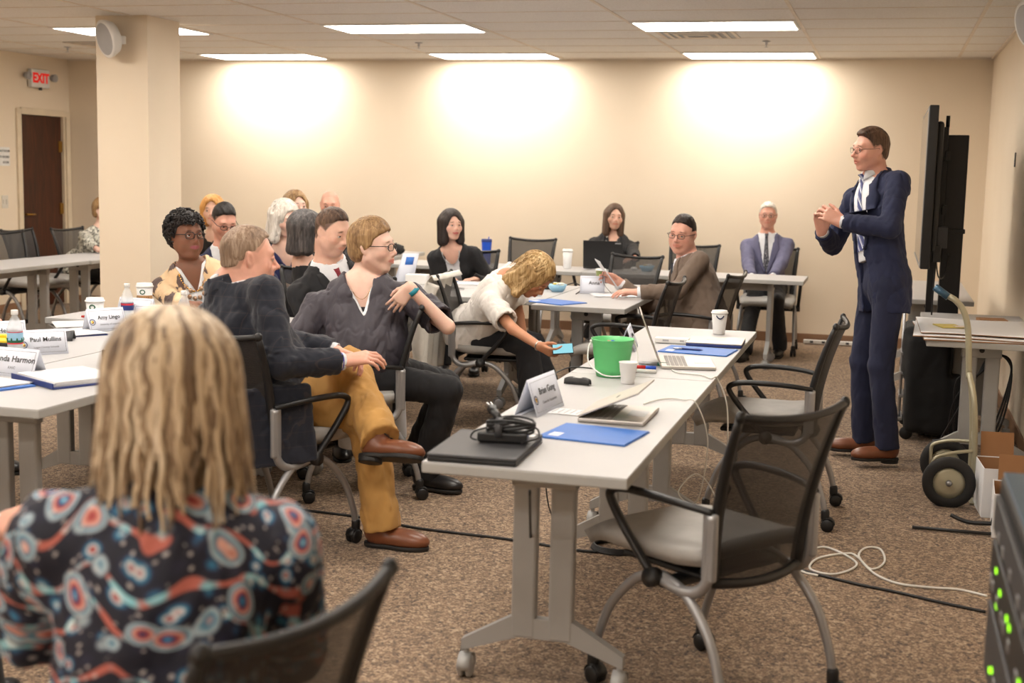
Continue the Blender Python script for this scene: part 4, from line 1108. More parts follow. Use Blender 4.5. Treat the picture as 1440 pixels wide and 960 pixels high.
M['hair_grey'] = m_hair('grey_hair', [(96, 76, 62), (136, 112, 92), (176, 154, 134)]); M['hair_dark'] = m_hair('dark_hair', [(22, 16, 15), (40, 30, 27), (62, 48, 42)])
M['hair_blk'] = m_hair('black_hair', [(18, 15, 15), (30, 25, 24), (46, 39, 38)]); M['hair_white'] = m_hair('white_hair', [(176, 168, 156), (214, 206, 196), (238, 232, 224)])
M['hair_blond'] = m_hair('blond_hair', [(122, 92, 56), (182, 148, 98), (224, 196, 150)]); M['hair_lbrown'] = m_hair('light_brown_hair', [(92, 66, 42), (142, 110, 74), (184, 150, 106)])
M['hair_fg_dark'] = m_hair('dark_blond_streaks', [(70, 54, 42), (112, 90, 68), (146, 120, 90)], (22, 22, 3)); M['hair_fg_light'] = m_hair('light_blond_streaks', [(156, 132, 104), (192, 170, 140), (222, 206, 182)], (22, 22, 3)); M['hair_mix'] = m_hair('dark_grey_hair', [(40, 38, 40), (70, 66, 66), (112, 106, 104)]); M['hair_fg'] = m_hair('streaked_blond_hair', [(66, 52, 42), (146, 122, 96), (208, 190, 162)], (22, 22, 3))
M['hair_orange'] = m_hair('orange_blond_hair', [(170, 116, 58), (206, 150, 84), (228, 178, 112)])
M['teal'] = mat('teal_strap', (40, 140, 160), .5); M['blueband'] = mat('blue_band', (46, 52, 190), .4)
M['bead'] = mat('bronze_beads', (196, 164, 140), .2, .5)

def locks(mt, n=460, seed=3, r=.0085, wa_=(.002, .006), Lr=(.16, .30), fq=(7, 14), zm=-.24):
    """loose strands lying over the hair, root to tip, following the head and then the shoulders"""
    def f(E):
        hd, hs, org = E['hd'], E['hs'], E['org']; rn = random.Random(seed); m = MB()
        for k in range(n):
            th = rn.uniform(0, 2*PI); 
            if abs(((th-PI/2+PI) % (2*PI))-PI) < .9: continue
            ph0 = rn.uniform(.05, .9); L = rn.uniform(*Lr); rr = 1.0+rn.uniform(-.03, .05); w0 = rn.uniform(0, 6); wa = rn.uniform(*wa_); fr = rn.uniform(*fq); pts = []; rs = []
            for i in range(15):
                u = i/14; ph = ph0+u*L/.10
                if ph < PI/2: x, y, z = math.cos(th)*.096*math.sin(ph), math.sin(th)*.112*math.sin(ph)-.022, .105*math.cos(ph)+.032
                else:
                    e = (ph-PI/2)*.10; x, y, z = math.cos(th)*(.096+.12*e*(.4+.6*abs(math.cos(th)))), math.sin(th)*(.112+.05*e)-.022, .032-e
                wv = wa*math.sin(w0+fr*u*L*8); z = max(z, zm)
                pts.append(hd(x*rr*hs+wv*-math.sin(th), y*rr*hs+wv*math.cos(th), z*hs)-org); rs.append(r*(math.sin(min(1, u*4+.3)*PI/2))*(1-u*.8)+.0008)
            m.m(M[rn.choice(mt) if isinstance(mt, (list, tuple)) else mt]); m.tube(pts, rs, 6, cap=False, flat=.4)
        m.build('strands', None, E['root'])
    return f
# ---- man in the navy blazer, legs crossed
_e = person('person in a navy plaid blazer and khaki trousers, legs crossed, hands on one knee',
    s=1.06, hs=1.08, w=1.08, fat=.9, h=.0045, heavy=1, hips=(-2.40, 4.85, .58), neck=P(327, 397, 5.42), yaw_t=62, yaw_p=45, sh_tilt=-.04, head=P(350, 362, 5.38), yaw_h=36, pitch_h=4, nk=1.05,
    tails=(1,), hand_r=dict(w=P(483, 508, 5.30), d=(.85, .35, .18), n=(0, .5, -.9), c=.45, pole=(.2, -.6, -1)), hand_l=dict(w=P(492, 499, 5.48), d=(.9, -.25, -.15), n=(0, -.5, -.9), c=.5, pole=(0, .4, -1)),
    foot_r=dict(a=P(533, 612, 5.32), d=(.95, -.1, .06), up=(-.1, .45, .9), pole=(.1, 1, .50)), foot_l=dict(a=at(536, 735, .10), d=(1, .0, 0), pole=(.6, .3, 1)),
    skin='rosy', jaw=1.05, buzz=(150, 124, 104), buzzamt=.5, buzzline=[-.05, -.045, .03, .02, .045, .070, .080],
    wear=[trousers('khaki', off=.022, cuffw=.010, fo=.006), suit('plaid', vlow=.4, length=-.16, off=.018, seed=5, open_=.12, lap=False), shoes('leather_brown', s2=1.05),
          short_hair('hair_grey', t=.003, top=.003, side=.2, recede=.8, fo=.0010, line=[-.042, -.036, -.022, .020, .026, .000, .040, .064, .082, .090]), bracelet(1, 'blueband', .033, .004, .012)])
# ---- woman in the slate blouse, arm over the chair back
def chest_bits(E):
    T, TL, org = E['T'], E['TL'], E['org']; m = MB()
    m.tube([T(math.sin(a)*.058, .02+math.cos(a)*.085, TL+.02-.095*max(0, math.cos(a))**1.5)-org for a in [(-2.2+4.4*i/24) for i in range(25)]], .0011, 4); m.build('necklace', 'gold', E['root'])
_e = person('seated person with short blond hair and slate grey blouse, arm over the chair back',
    s=1.04, hs=1.08, w=1.24, fem=True, fat=1.0, h=.0045, hips=(-2.40, 5.98, .57), neck=P(508, 396, 6.42), yaw_t=290, yaw_p=350, head=P(524, 346, 6.40), yaw_h=2, pitch_h=0, roll_h=2,
    hand_l=dict(w=P(577, 405, 6.22), d=(-.62, -.1, -.75), n=(-.3, .9, -.1), c=.35, pole=(1, 0, -.8)), hand_r=dict(w=P(410, 474, 6.15), d=(-.7, -.2, -.5), n=(0, .3, -1), c=.4, pole=(-.6, .3, -1)),
    foot_l=dict(a=at(592, 622, .10), d=(.9, .3, 0), pole=(.9, .2, .8)), foot_r=dict(a=(-2.12, 6.0, .10), d=(.9, -.1, 0), pole=(.9, 0, .8)),
    skin='pale', lip=lin((206, 120, 112))[:3], brow=(120, 90, 64),
    wear=[trousers('blk_tr', off=.024, name='trousers'), blouse('shirt_white', off=-.002, upto=.1, vneck=.075, vw=.055, nv=.06, length=-.33, name='undershirt', fo=0, neckr=2.0), blouse('slate', off=.014, upto=.40, vneck=.09, vw=.055, length=-.10, r=(.060, .066, .05), fo=.006, seed=8, nv=.06), shoes('leather_blk', laces=False),
          short_hair('hair_lbrown', t=.016, top=.020, side=.8, line=[-.085, -.080, -.060, -.020, .005, .010, .030, .050, .064, .080], fo=.003), glasses('lens_dark', .0018), bracelet(-1, 'teal', .029, .003, .02, 'watch_strap', wdt=.022), chest_bits])
# ---- man in the black suit
_e = seated('seated person in a black suit and maroon tie, looking down, behind the grey blouse', -2.95, 7.04, 300, P(468, 325, 7.35), s=1.05, hs=1.08, w=1.12, fat=.9, heavy=1, h=.0055, yaw_t=318, yaw_h=338, pitch_h=16,
    neck=P(462, 371, 7.45), reach=.36, skin='fair', buzz=(60, 46, 40), beard=.3, nk=1.1,
    wear=[suit('blk_suit', tie='tie_maroon', vlow=.35, seed=7), trousers('blk_tr'), shoes('leather_blk'), short_hair('hair_brown', t=.003, top=.008, side=.1, recede=.4)])
# ---- woman in the floral jacket
def srf(E, x, z, y0):
    ys = np.linspace(.36, 0, 120); d = E['fronts'][0].ev(np.array([E['T'](x, y, z) for y in ys])); i = np.argmax(d < .004); return (x, ys[i]+.004 if d[i] < .004 else y0, z)
def necklace(E):
    T, TL, org, S = E['T'], E['TL'], E['org'], E['front']; m = MB(); b = MB()
    for i in range(31):
        a = -1.9+3.8*i/30; m.ell(T(*srf(E, math.sin(a)*.075, TL+.0-.10*max(0, math.cos(a))**1.3, .075+.055*math.cos(a)))-org, (.006, .006, .006), 4)
    for i, (x, z) in enumerate([(-.055, -.10), (-.03, -.125), (0, -.135), (.03, -.125), (.055, -.10), (-.04, -.155), (-.012, -.17), (.016, -.17), (.042, -.155), (0, -.2)]): b.ell(T(*srf(E, x, TL+z+.035, .12))-org, (.014, .007, .014), 6)
    o = m.build('necklace', 'gold', E['root']); b.build('beads', 'bead', o)
def curls(mt, n=330, r=.010, seed=1, lo=-.085):
    def f(E):
        hd, hs, org = E['hd'], E['hs'], E['org']; rn = random.Random(seed); m = MB(); k = 0
        while k < n:
            v = unit([rn.gauss(0, 1), rn.gauss(0, 1), rn.gauss(0, 1)]); x, y, z = v[0]*.094, v[1]*.112-.022, v[2]*.104+.032
            if z < lo or (y > .030 and z < .060) or (y > .0 and z < .03 and abs(x) < .07): continue
            k += 1; c = V3(x, y, z); tt = unit(np.cross(v, [rn.gauss(0, 1), rn.gauss(0, 1), rn.gauss(0, 1)])); bb = np.cross(v, tt); pts = []
            for i in range(9): a = i*.95; pts.append(hd(*((c+v*.010*i/8*1.2+(tt*math.cos(a)+bb*math.sin(a))*r)*hs))-org)
            m.tube(pts, .0042, 5)
        m.build('curls', mt, E['root'])
    return f
_e = seated('seated person in a cream jacket with dark flowers, curly dark hair and bead necklace', -3.86, 7.02, 288, P(262, 331, 7.62), s=1.0, hs=1.10, w=1.2, fem=True, fat=.9, heavy=1, h=.0055, yaw_t=300, yaw_h=328, pitch_h=-3,
    neck=P(270, 375, 7.68), skin='brown', lip=lin((150, 78, 92))[:3], brow=(30, 20, 18),
    hand_r=dict(w=P(272, 434, 7.15), d=(.75, -.3, .1), n=(0, .3, -1), c=.6), hand_l=dict(w=P(312, 437, 7.2), d=(-.75, -.4, .1), n=(0, .3, -1), c=.6),
    wear=[blouse('shirt_white', off=.004, upto=.3, name='undershirt', vneck=.03, length=.05, fo=.002), blouse('floral', off=.016, upto=.93, open_w=.055, vw=.065, name='jacket', length=-.12, seed=4), necklace, trousers('blk_tr'),
          short_hair('hair_blk', t=.012, top=.014, side=.7, line=[-.085, -.080, -.060, -.045, -.01, .010, .030, .050, .064, .080], fo=.005), curls('hair_blk'), glasses('lens_dark', .0024, .0235, .018)])
# ---- man with glasses behind the floral jacket
_e = seated('seated person with dark hair and glasses in a navy suit, looking down', -4.25, 8.15, 300, P(315, 311, 8.75), s=1.02, h=.006, yaw_t=295, yaw_h=318, pitch_h=24, skin='rosy', buzz=(40, 30, 26),
    wear=[suit('navy', tie='tie_dark', vlow=.35, seed=9), trousers('navy_tr'), shoes('leather_blk'), short_hair('hair_blk', t=.006, top=.014, side=.1, recede=.3), glasses('lens_dark', .0020)])
# ---- white haired woman, dark grey bob, and the heads behind them
_e = seated('seated person with wavy white hair in a navy dress', -4.12, 8.78, 300, P(401, 307, 9.25), s=.96, fem=True, h=.006, yaw_h=325, pitch_h=16, skin='pale', w=1.05,
    wear=[blouse('navy_dress', off=.008, upto=.25, vneck=.05, vw=.085, name='dress', neckr=1.9), trousers('navy_dress', thick=1.1), shoes('leather_blk', laces=False), long_hair('hair_white', bottom=-.15, vol=.018, flare=.012, wave=.008, wf=120), locks('hair_white', n=110, r=.006, wa_=(.006, .014), Lr=(.12, .22), fq=(12, 20), zm=-.18, seed=9)])
_e = seated('seated person with a dark grey bob, seen from behind the black suit', -3.45, 7.76, 330, P(432, 325, 8.1), s=.96, fem=True, h=.006, yaw_t=10, yaw_h=20, pitch_h=8, skin='fair',
    wear=[blouse('blk_knit', off=.010, upto=.9), trousers('blk_tr'), shoes('leather_blk', laces=False), long_hair('hair_mix', bottom=-.12, vol=.018, flare=.006, wave=.003, wf=160)])
_e = seated('bald person far at the back, only the head in view', -4.66, 10.28, 290, P(464, 288, 11.1), s=1.03, h=.008, yaw_h=290, pitch_h=8, skin='rosy', buzz=(150, 120, 100), buzzamt=.25,
    wear=[suit('navy', vlow=.4), trousers('navy_tr'), shoes('leather_blk')])
_e = seated('person with orange blond hair at the back, mostly hidden', -5.2, 10.05, 290, P(299, 296, 10.8), s=.97, fem=True, h=.008, skin='pale',
    wear=[blouse('blk_knit', upto=.9), trousers('blk_tr'), shoes('leather_blk', laces=False), long_hair('hair_orange', bottom=-.10, vol=.018)])
_e = seated('person with light brown hair at the back beside the bald head, mostly hidden', -4.32, 9.62, 290, P(416, 290, 10.4), s=.96, fem=True, h=.008, yaw_h=320, skin='pale',
    wear=[blouse('navy_dress', upto=.9), trousers('blk_tr'), shoes('leather_blk', laces=False), long_hair('hair_lbrown', bottom=-.06, vol=.014)])
# ---- woman in the black blazer
def fine_necklace(E):
    T, TL, org = E['T'], E['TL'], E['org']; m = MB()
    for i in range(25):
        a = -1.7+3.4*i/24; m.ell(T(math.sin(a)*.068, .06+.045*math.cos(a), TL+.0-.085*max(0, math.cos(a))**1.3)-org, (.005, .005, .006), 4)
    m.build('necklace', 'chrome', E['root'])
_e = seated('seated person with a dark brown bob in a black blazer and white top', -3.25, 10.08, 284, P(635, 316, 10.25), s=.95, hs=.97, fem=True, h=.006, yaw_t=282, yaw_h=312, pitch_h=0, skin='fair', lip=lin((176, 60, 66))[:3], brow=(50, 34, 28),
    reach=.42, wear=[blouse('shirt_white', off=.003, upto=.15, name='undershirt', vneck=.06, vw=.10, nv=.06, length=.05, fo=0, neckr=2.0), blouse('blk_suit', off=.014, upto=.95, open_w=.052, vw=.085, name='blazer', length=-.10), trousers('blk_tr'), shoes('leather_blk', laces=False),
          long_hair('hair_dark', bottom=-.135, vol=.016, flare=.004, wave=.0015, wf=120, opening=(.050, .10, .11), oc=(.008, .105, -.03)), fine_necklace])
# ---- woman behind the black laptop
_e = seated('person with long brown hair and diamond print top, seated behind the black laptop', -2.52, 12.22, 278, P(864, 305, 12.45), s=.96, hs=1.0, fem=True, h=.007, yaw_t=276, yaw_h=292, roll_h=-4, skin='fair', brow=(70, 50, 40), w=1.1,
    hand_r=dict(w=(-2.58, 11.66, .79), d=(.3, -.9, .0), n=(0, 0, -1), c=.4), hand_l=dict(w=(-2.16, 11.70, .79), d=(-.5, -.8, 0), n=(0, 0, -1), c=.4),
    wear=[blouse('diamond', off=.006, upto=.3, vneck=.09, vw=.06, nv=.06, length=-.05, name='top'), blouse('blk_knit', off=.016, upto=.93, open_w=.075, vw=.08, name='cardigan', length=-.1), trousers('blk_tr'), shoes('leather_blk', laces=False),
          long_hair('hair_brown', bottom=-.17, vol=.012, flare=.002, wave=.002, wf=120)])
# ---- man in the brown suit
_e = seated('seated person in a brown suit and glasses, looking back while leafing through papers', -1.17, 8.92, 178, P(960, 329, 9.02), s=1.04, hs=1.08, w=1.14, fat=.9, heavy=1, h=.0055, yaw_t=208, yaw_p=180, yaw_h=255, pitch_h=6, roll_h=-4, skin='rosy', brow=(60, 44, 38), nk=1.1,
    neck=P(966, 367, 9.1), hand_l=dict(w=P(897, 411, 8.78), d=(-.95, -.15, .05), n=(.1, .2, -1), c=.35), hand_r=dict(w=P(872, 398, 9.15), d=(-.8, -.2, .35), n=(-.1, -.9, -.2), c=.5),
    wear=[suit('brown_suit', tie='tie_dark', vlow=.35, seed=11, length=-.12), trousers('brown_suit'), shoes('leather_blk'), short_hair('hair_dark', t=.006, top=.012, side=.2, recede=.4), glasses('lens_dark', .0018)])
# ---- white haired man at the back table
_e = seated('white haired person with glasses and violet grey suit jacket, seated at the back', -1.02, 12.02, 272, P(1080, 303, 11.9), s=1.0, hs=.98, h=.007, yaw_t=270, yaw_h=274, w=.95, skin='rosy', brow=(150, 140, 134),
    hand_r=dict(w=(-1.12, 11.62, .66), d=(.6, -.6, -.3), n=(.5, .4, -.7), c=.6), hand_l=dict(w=(-.96, 11.62, .66), d=(-.6, -.6, -.3), n=(-.5, .4, -.7), c=.6),
    foot_r=dict(a=at(1047, 492, .09), d=(-.2, -1, 0)), foot_l=dict(a=at(1096, 487, .09), d=(-.1, -1, 0)),
    wear=[suit('grey_suit', tie='tie_grey', vlow=.22, seed=3, length=-.10), trousers('blk_tr', off=.018), shoes('leather_blk'), short_hair('hair_white', t=.008, top=.008, side=.6, recede=.4), glasses('lens_dark', .0016)])
# ---- bending woman
bend = _e = person('seated person in a white knit top, bending forward with a phone in one hand',
    nowaist=1, s=.98, hs=1.04, w=1.2, fem=True, fat=.6, h=.005, hips=(-2.50, 7.83, .56), neck=P(716, 392, 7.98), yaw_t=8, yaw_p=8, sh_tilt=-.15, head=P(752, 388, 7.92), yaw_h=350, pitch_h=52, roll_h=0,
    hand_r=dict(w=P(781, 506, 7.42), d=(.8, -.35, -.30), n=(.0, .6, .4), c=.55, pole=(-.6, -.5, -.9), th=.6), hand_l=dict(w=P(742, 500, 8.3), d=(.4, 0, -.9), n=(0, -.5, -.7), c=.5, pole=(0, .5, -1)),
    foot_r=dict(a=(-2.02, 7.70, .10), d=(1, -.1, 0), pole=(.6, 0, 1)), foot_l=dict(a=(-1.98, 8.0, .10), d=(1, .1, 0), pole=(.6, .1, 1)), skin='tan',
    wear=[trousers('blk_tr', off=.030, cuffw=.02), blouse('cream_knit', off=.016, upto=.36, r=(.060, .064, .05), length=-.07, seed=12, fo=.005), shoes('leather_blk', laces=False),
          long_hair('hair_blond', bottom=-.12, vol=.018, flare=.016, wave=.009, wf=70, back=.01), locks('hair_blond', n=130, r=.008, wa_=(.006, .014), Lr=(.12, .22), fq=(12, 20), zm=-.18, seed=8), bracelet(1, 'chrome', .026, .005, .012)])
# ---- person half hidden by the column and the two cut by the left edge
_e = seated('seated person in a leaf print cardigan, half hidden by the beige column', -7.42, 11.02, -5, P(146, 296, 12.5), s=.97, fem=True, h=.008, yaw_t=-12, skin='pale',
    hand_r=dict(w=P(140, 352, 12.0), d=(.8, -.2, 0), n=(0, 0, -1), c=.4), hand_l=dict(w=P(165, 352, 12.1), d=(.8, .1, 0), n=(0, 0, -1), c=.4),
    wear=[blouse('leafprint', off=.012, upto=.85, name='cardigan'), trousers('blk_tr'), shoes('leather_blk', laces=False), short_hair('hair_lbrown', t=.016, top=.018, side=.9)])
_e = seated('person cut by the left picture edge, black sleeve and hand resting near the name tents', -4.78, 5.55, -8, (-4.72, 5.55, 1.24), s=1.0, h=.006, skin='rosy',
    hand_r=dict(w=(-4.36, 5.42, .74), d=(.9, .1, 0), n=(0, 0, -1), c=.3), hand_l=dict(w=P(0, 460, 6.45), d=(.9, -.25, -.25), n=(0, 0, -1), c=.45),
    wear=[suit('blk_suit', vlow=.3), trousers('blk_tr'), shoes('leather_blk'), short_hair('hair_grey')])
_e = seated('person cut by the left picture edge in the foreground, dark sleeve and hand', -2.42, 2.55, 100, (-2.45, 2.62, 1.24), s=1.0, h=.006, skin='rosy',
    hand_r=dict(w=P(-2, 742, 3.05), d=(.8, .45, .35), n=(-.2, .6, -.7), c=.5), hand_l=dict(w=(-2.45, 2.9, .8), d=(.5, .6, 0), n=(0, 0, -1), c=.5),
    wear=[suit('brown_suit', vlow=.3), trousers('blk_tr'), shoes('leather_blk'), short_hair('hair_grey')])
# ---- woman in the foreground, seen from behind
_e = person('person in the foreground seen from behind, shaggy blond hair and paisley blouse',
    s=.98, hs=1.10, w=1.05, fem=True, fat=.6, h=.006, hips=(-1.09, 1.78, .56), neck=P(242, 684, 2.14), yaw_t=118, yaw_p=115, head=P(240, 556, 2.16), yaw_h=124, pitch_h=4, skin='fair',
    hand_r=dict(w=(-1.18, 2.22, .68), d=(-.6, .8, 0), n=(0, 0, -1), c=.5, pole=(1, -.2, -1)), hand_l=dict(w=(-1.40, 2.12, .68), d=(.2, .9, 0), n=(0, 0, -1), c=.5, pole=(-1, -.2, -1)),
    foot_r=dict(a=(-1.15, 2.25, .09), d=(-.4, .9, 0)), foot_l=dict(a=(-1.40, 2.15, .09), d=(-.4, .9, 0)),
    wear=[blouse('paisley', off=.022, upto=.93, r=(.060, .052, .045), seed=6, fo=.005, length=-.05), trousers('blk_tr'), shoes('leather_blk', laces=False),
          long_hair('hair_fg', bottom=-.19, vol=.010, flare=.024, wave=.006, wf=50, fh=.005, back=.0), locks(['hair_fg', 'hair_fg_dark', 'hair_fg_light', 'hair_fg_light'])])
# ------------------------------------------------------------------ things on the tables
TT = .7385
M['folder'] = mat('blue_folder', (48, 108, 192), .5); M['folder_dk'] = mat('dark_blue_cover', (34, 52, 116), .5); M['paper'] = mat('paper', (232, 232, 234), .8, var=.01)
M['tentpaper'] = mat('tent_card', (222, 226, 238), .7, var=.01); M['alu'] = mat('laptop_aluminium', (196, 190, 184), .35, .7); M['keys'] = mat('grey_keys', (150, 146, 142), .6)
M['green'] = mat('green_pail', (98, 196, 122), .4); M['cup'] = mat('white_cup', (226, 226, 226), .5); M['sleeve'] = mat('cup_sleeve', (186, 142, 96), .85); M['yellow'] = mat('yellow_plastic', (240, 208, 52), .45)
M['kraft'] = M['brown']; M['cable'] = mat('black_cable', (24, 24, 26), .5); M['wcable'] = mat('white_cable', (222, 220, 214), .45); M['screen'] = mat('dark_screen', (16, 18, 24), .12)
M['ltblue'] = m_emit('lit_phone_screen', (150, 214, 224), 1.1); M['label_blue'] = mat('bottle_label', (150, 196, 224), .5); M['dkgreen'] = mat('dark_green', (22, 92, 66), .5)
M['label_red'] = mat('label_red', (190, 44, 60), .5); M['tumbler'] = mat('blue_tumbler', (26, 78, 190), .35); M['truck'] = mat('hand_truck_paint', (172, 166, 142), .4, .3)
M['rubber'] = mat('rubber', (30, 29, 29), .75); M['olive'] = mat('olive_cup', (112, 124, 62), .5); M['maroon'] = mat('maroon_cloth', (58, 12, 18), .8); M['navyink'] = mat('navy_ink', (26, 40, 84), .5)
M['casecloth'] = fabric('case_cloth', (20, 20, 22)); M['lime'] = mat('lime_label', (160, 200, 50), .5); M['led'] = m_emit('green_leds', (150, 235, 40), 2.2); M['cream_cloth'] = fabric('cream_cardigan', (232, 228, 220), weave=500)
M['rackblue'] = mat('rack_top', (60, 92, 116), .3, .4); M['steel'] = mat('steel', (170, 172, 176), .35, .8)
def glass_mat():
    t = NT('clear_plastic'); t.base((236, 242, 246)).set(Roughness=.08, IOR=1.2, Transmission_Weight=.0, Alpha=.32); t.b.inputs['Specular IOR Level'].default_value = .8; return t.m
M['clear'] = glass_mat()
def thing(mb, name, lab, cat, loc, rz=0, mt=None, group=None):
    return tag(mb.build(name, mt, loc=loc, rz=rz), lab, cat, group)
R = math.radians
def folder(x, y, rz, lab, mt='folder', w=.235, h=.30, tg=True, z=TT, pen=False):
    o = empty('folder', (x, y, z), R(rz), lab, 'folder')
    MB().box((0, 0, .0012), (w, h, .0020), .0006).box((0, .002, .0045), (w*.995, h*.99, .0022), .0006).box((-w/2+.002, 0, .003), (.004, h, .005), .001).build('cover', mt, o)
    MB().box((.002, .0, .0029), (w*.96, h*.95, .0012), 0).build('pages', 'paper', o)
    if tg: MB().box((-w*.28, h*.36, .0059), (.055, .035, .0006), 0).build('name_sticker', 'paper', o)
    return o
def papers(x, y, rz, lab, w=.216, h=.279, n=3, z=TT, curl=0, name='paper_sheets', lines=True):
    o = empty(name, (x, y, z), R(rz), lab, 'papers'); rn = random.Random(int(x*100+y*77)); m = MB()
    for i in range(n):
        a = rn.uniform(-.05, .05) if i else 0; c, s = math.cos(a), math.sin(a)
        m.sheet(lambda u, v: ((u-.5)*w*c-(v-.5)*h*s+.004*i, (u-.5)*w*s+(v-.5)*h*c, .0016*(i+1)+curl*max(0, u-.5)**2+.001*math.sin(v*4+i)), 8, 8, .0008)
    m.build('sheets', 'paper', o)
    if lines:
        l = MB()
        for k in range(7): l.box((0.0+.004*(n-1), h*.36-k*h*.11, .0016*n+.0018+curl*.0), (w*.7, .0022, .0003), 0)
        if not curl: l.build('printed_lines', 'ink_soft', o)
    return o
M['ink_soft'] = mat('soft_ink', (130, 132, 140), .8)
def tent(x, y, rz, name_, sub, lab, L=.28, hgt=.115, hw=.042, seal=True, z=TT, ts=.034):
    """folded card; printed side faces local -y"""
    o = empty('name_tent', (x, y, z), R(rz), lab, 'name card'); m = MB(); s = math.hypot(hw, hgt)
    m.sheet(lambda u, v: ((u-.5)*L, -hw+hw*v, hgt*v), 3, 3, .0012); m.sheet(lambda u, v: ((u-.5)*L, hw-hw*v, hgt*v), 3, 3, .0012)
    m.sheet(lambda u, v: ((u-.5)*L, hw-hw*.5*v, .001), 3, 2, .001)
    m.build('card', 'tentpaper', o)
    n = unit([0, -hgt, hw]); up = unit([0, hw, hgt])
    def F_(px, pz, k=.0025): c = np.array([px, -hw, 0])+up*pz+n*k; return Matrix([[1, up[0], n[0], c[0]], [0, up[1], n[1], c[1]], [0, up[2], n[2], c[2]], [0, 0, 0, 1]])
    text('lettering', name_, ts, 'ink', o, F_(.012, s*.60),   .0003, .0002)
    if sub: text('small_lettering', sub, ts*.42, 'ink_soft', o, F_(.012, s*.30), .0003)
    b = MB()
    for q in (-1, 1): b.box((0, q*s*.40, 0), (L*.92, .0012, .0004), 0); b.box((q*L*.46, 0, 0), (.0012, s*.80, .0004), 0)
    b.build('printed_border', 'ink_soft', o).matrix_local = F_(0, s*.5, .0020)
    if seal:
        q = MB(); q.m(M['navyink']).lathe([(.013, 0), (.016, 0), (.016, .0006), (.013, .0006)], 24, cap=False); q.m(M['gold']).lathe([(0, 0), (.008, 0), (.008, .0006), (0, .0006)], 16, cap=False)
        q.build('seal', None, o).matrix_local = F_(-L*.40, s*.42, .0022)
    return o
def bottle(x, y, lab, z=TT, style=0):
    o = empty('water_bottle', (x, y, z), 0, lab, 'bottle'); r = .032
    MB().lathe([(0, 0), (.026, 0), (.031, .008), (r, .02), (r-.0015, .035), (r, .05), (r, .062), (r-.001, .125), (.030, .135), (.028, .145), (.020, .168), (.013, .180), (.0125, .19)], 24, cap=False).build('bottle_body', 'clear', o)
    MB().lathe([(0, .188), (.0145, .188), (.0148, .206), (.0135, .208), (0, .208)], 20, cap=False).build('cap', 'white', o)
    l = MB(); top = .122
    if style == 0:
        l.m(M['label_red']).lathe([(r+.0006, .066), (r+.0006, .072)], 24, cap=False); l.m(M['dkgreen']).lathe([(r+.0006, .072), (r+.0006, .082)], 24, cap=False)
        l.m(M['label_blue']).lathe([(r+.0006, .082), (r+.0002, .114)], 24, cap=False); l.m(M['label_red']).lathe([(r+.0002, .114), (r, .118)], 24, cap=False)
    else:
        l.m(M['folder_dk']).lathe([(r+.0006, .070), (r+.0004, .108)], 24, cap=False); l.m(M['label_red']).lathe([(r+.0008, .096), (r+.0008, .106)], 24, cap=False)
    l.build('label', None, o)
    if style == 0:
        k = MB(); 
        for i in range(9): a = i*2*PI/9; k.ell(((r+.0004)*math.cos(a), (r+.0004)*math.sin(a), .084), (.004, .004, .009), 4)
        k.build('label_print', 'dkgreen', o)
    MB().lathe([(0, .003), (.0245, .003), (.0295, .010), (.0295, .105), (0, .105)], 20, cap=False).build('water', 'clear', o)
    return o
def lidcup(x, y, lab, h=.12, r=.042, sleeve=False, z=TT, mt='cup', mark=None, rz=0):
    o = empty('paper_cup', (x, y, z), R(rz), lab, 'cup')
    MB().lathe([(0, 0), (r*.70, 0), (r*.72, .003), (r*.97, h*.88), (0, h*.88)], 28, cap=False).build('cup_body', mt, o)
    MB().lathe([(r*1.02, h*.87), (r*1.06, h*.885), (r*1.06, h*.92), (r*.96, h*.93), (r*.92, h), (r*.84, h*1.005), (r*.80, h*.97), (0, h*.97)], 28, cap=False).build('lid', 'white', o)
    if sleeve:
        f = lambda z_: r*(.72+.25*(z_/(h*.88)))+.0012
        MB().lathe([(f(h*.14), h*.14), (f(h*.60), h*.60)], 28, cap=False).build('sleeve', 'sleeve', o)
        k = MB()
        for i in range(10): a = R(200+i*14); zz = h*.2; k.tube([(f(h*t)*1.01*math.cos(a+.06*math.sin(t*22+i)), f(h*t)*1.01*math.sin(a+.06*math.sin(t*22+i)), h*t) for t in (.18, .26, .34, .42, .50, .56)], .0014, 4)
        k.build('sleeve_print', 'ink', o)
        q = MB()
        for i in range(16): a = R(285)+.30*math.cos(i*2*PI/16)*1.0; q.ell((f(h*.72)*math.cos(a), f(h*.72)*math.sin(a), h*.72+.011*math.sin(i*2*PI/16)), (.0034, .0034, .0034), 4)
        q.build('round_logo', 'dkgreen', o)
    if mark:
        k = MB(); f = lambda z_: r*(.72+.25*(z_/(h*.88)))+.0010
        for i in range(13): a = R(mark-26+i*52/12); zz = h*.78-.014*(1-((i-6)/6)**2); k.ell((f(zz)*math.cos(a), f(zz)*math.sin(a), zz), (.0030, .0030, .0042), 4)
        k.build('printed_smile', 'navyink', o)
    return o
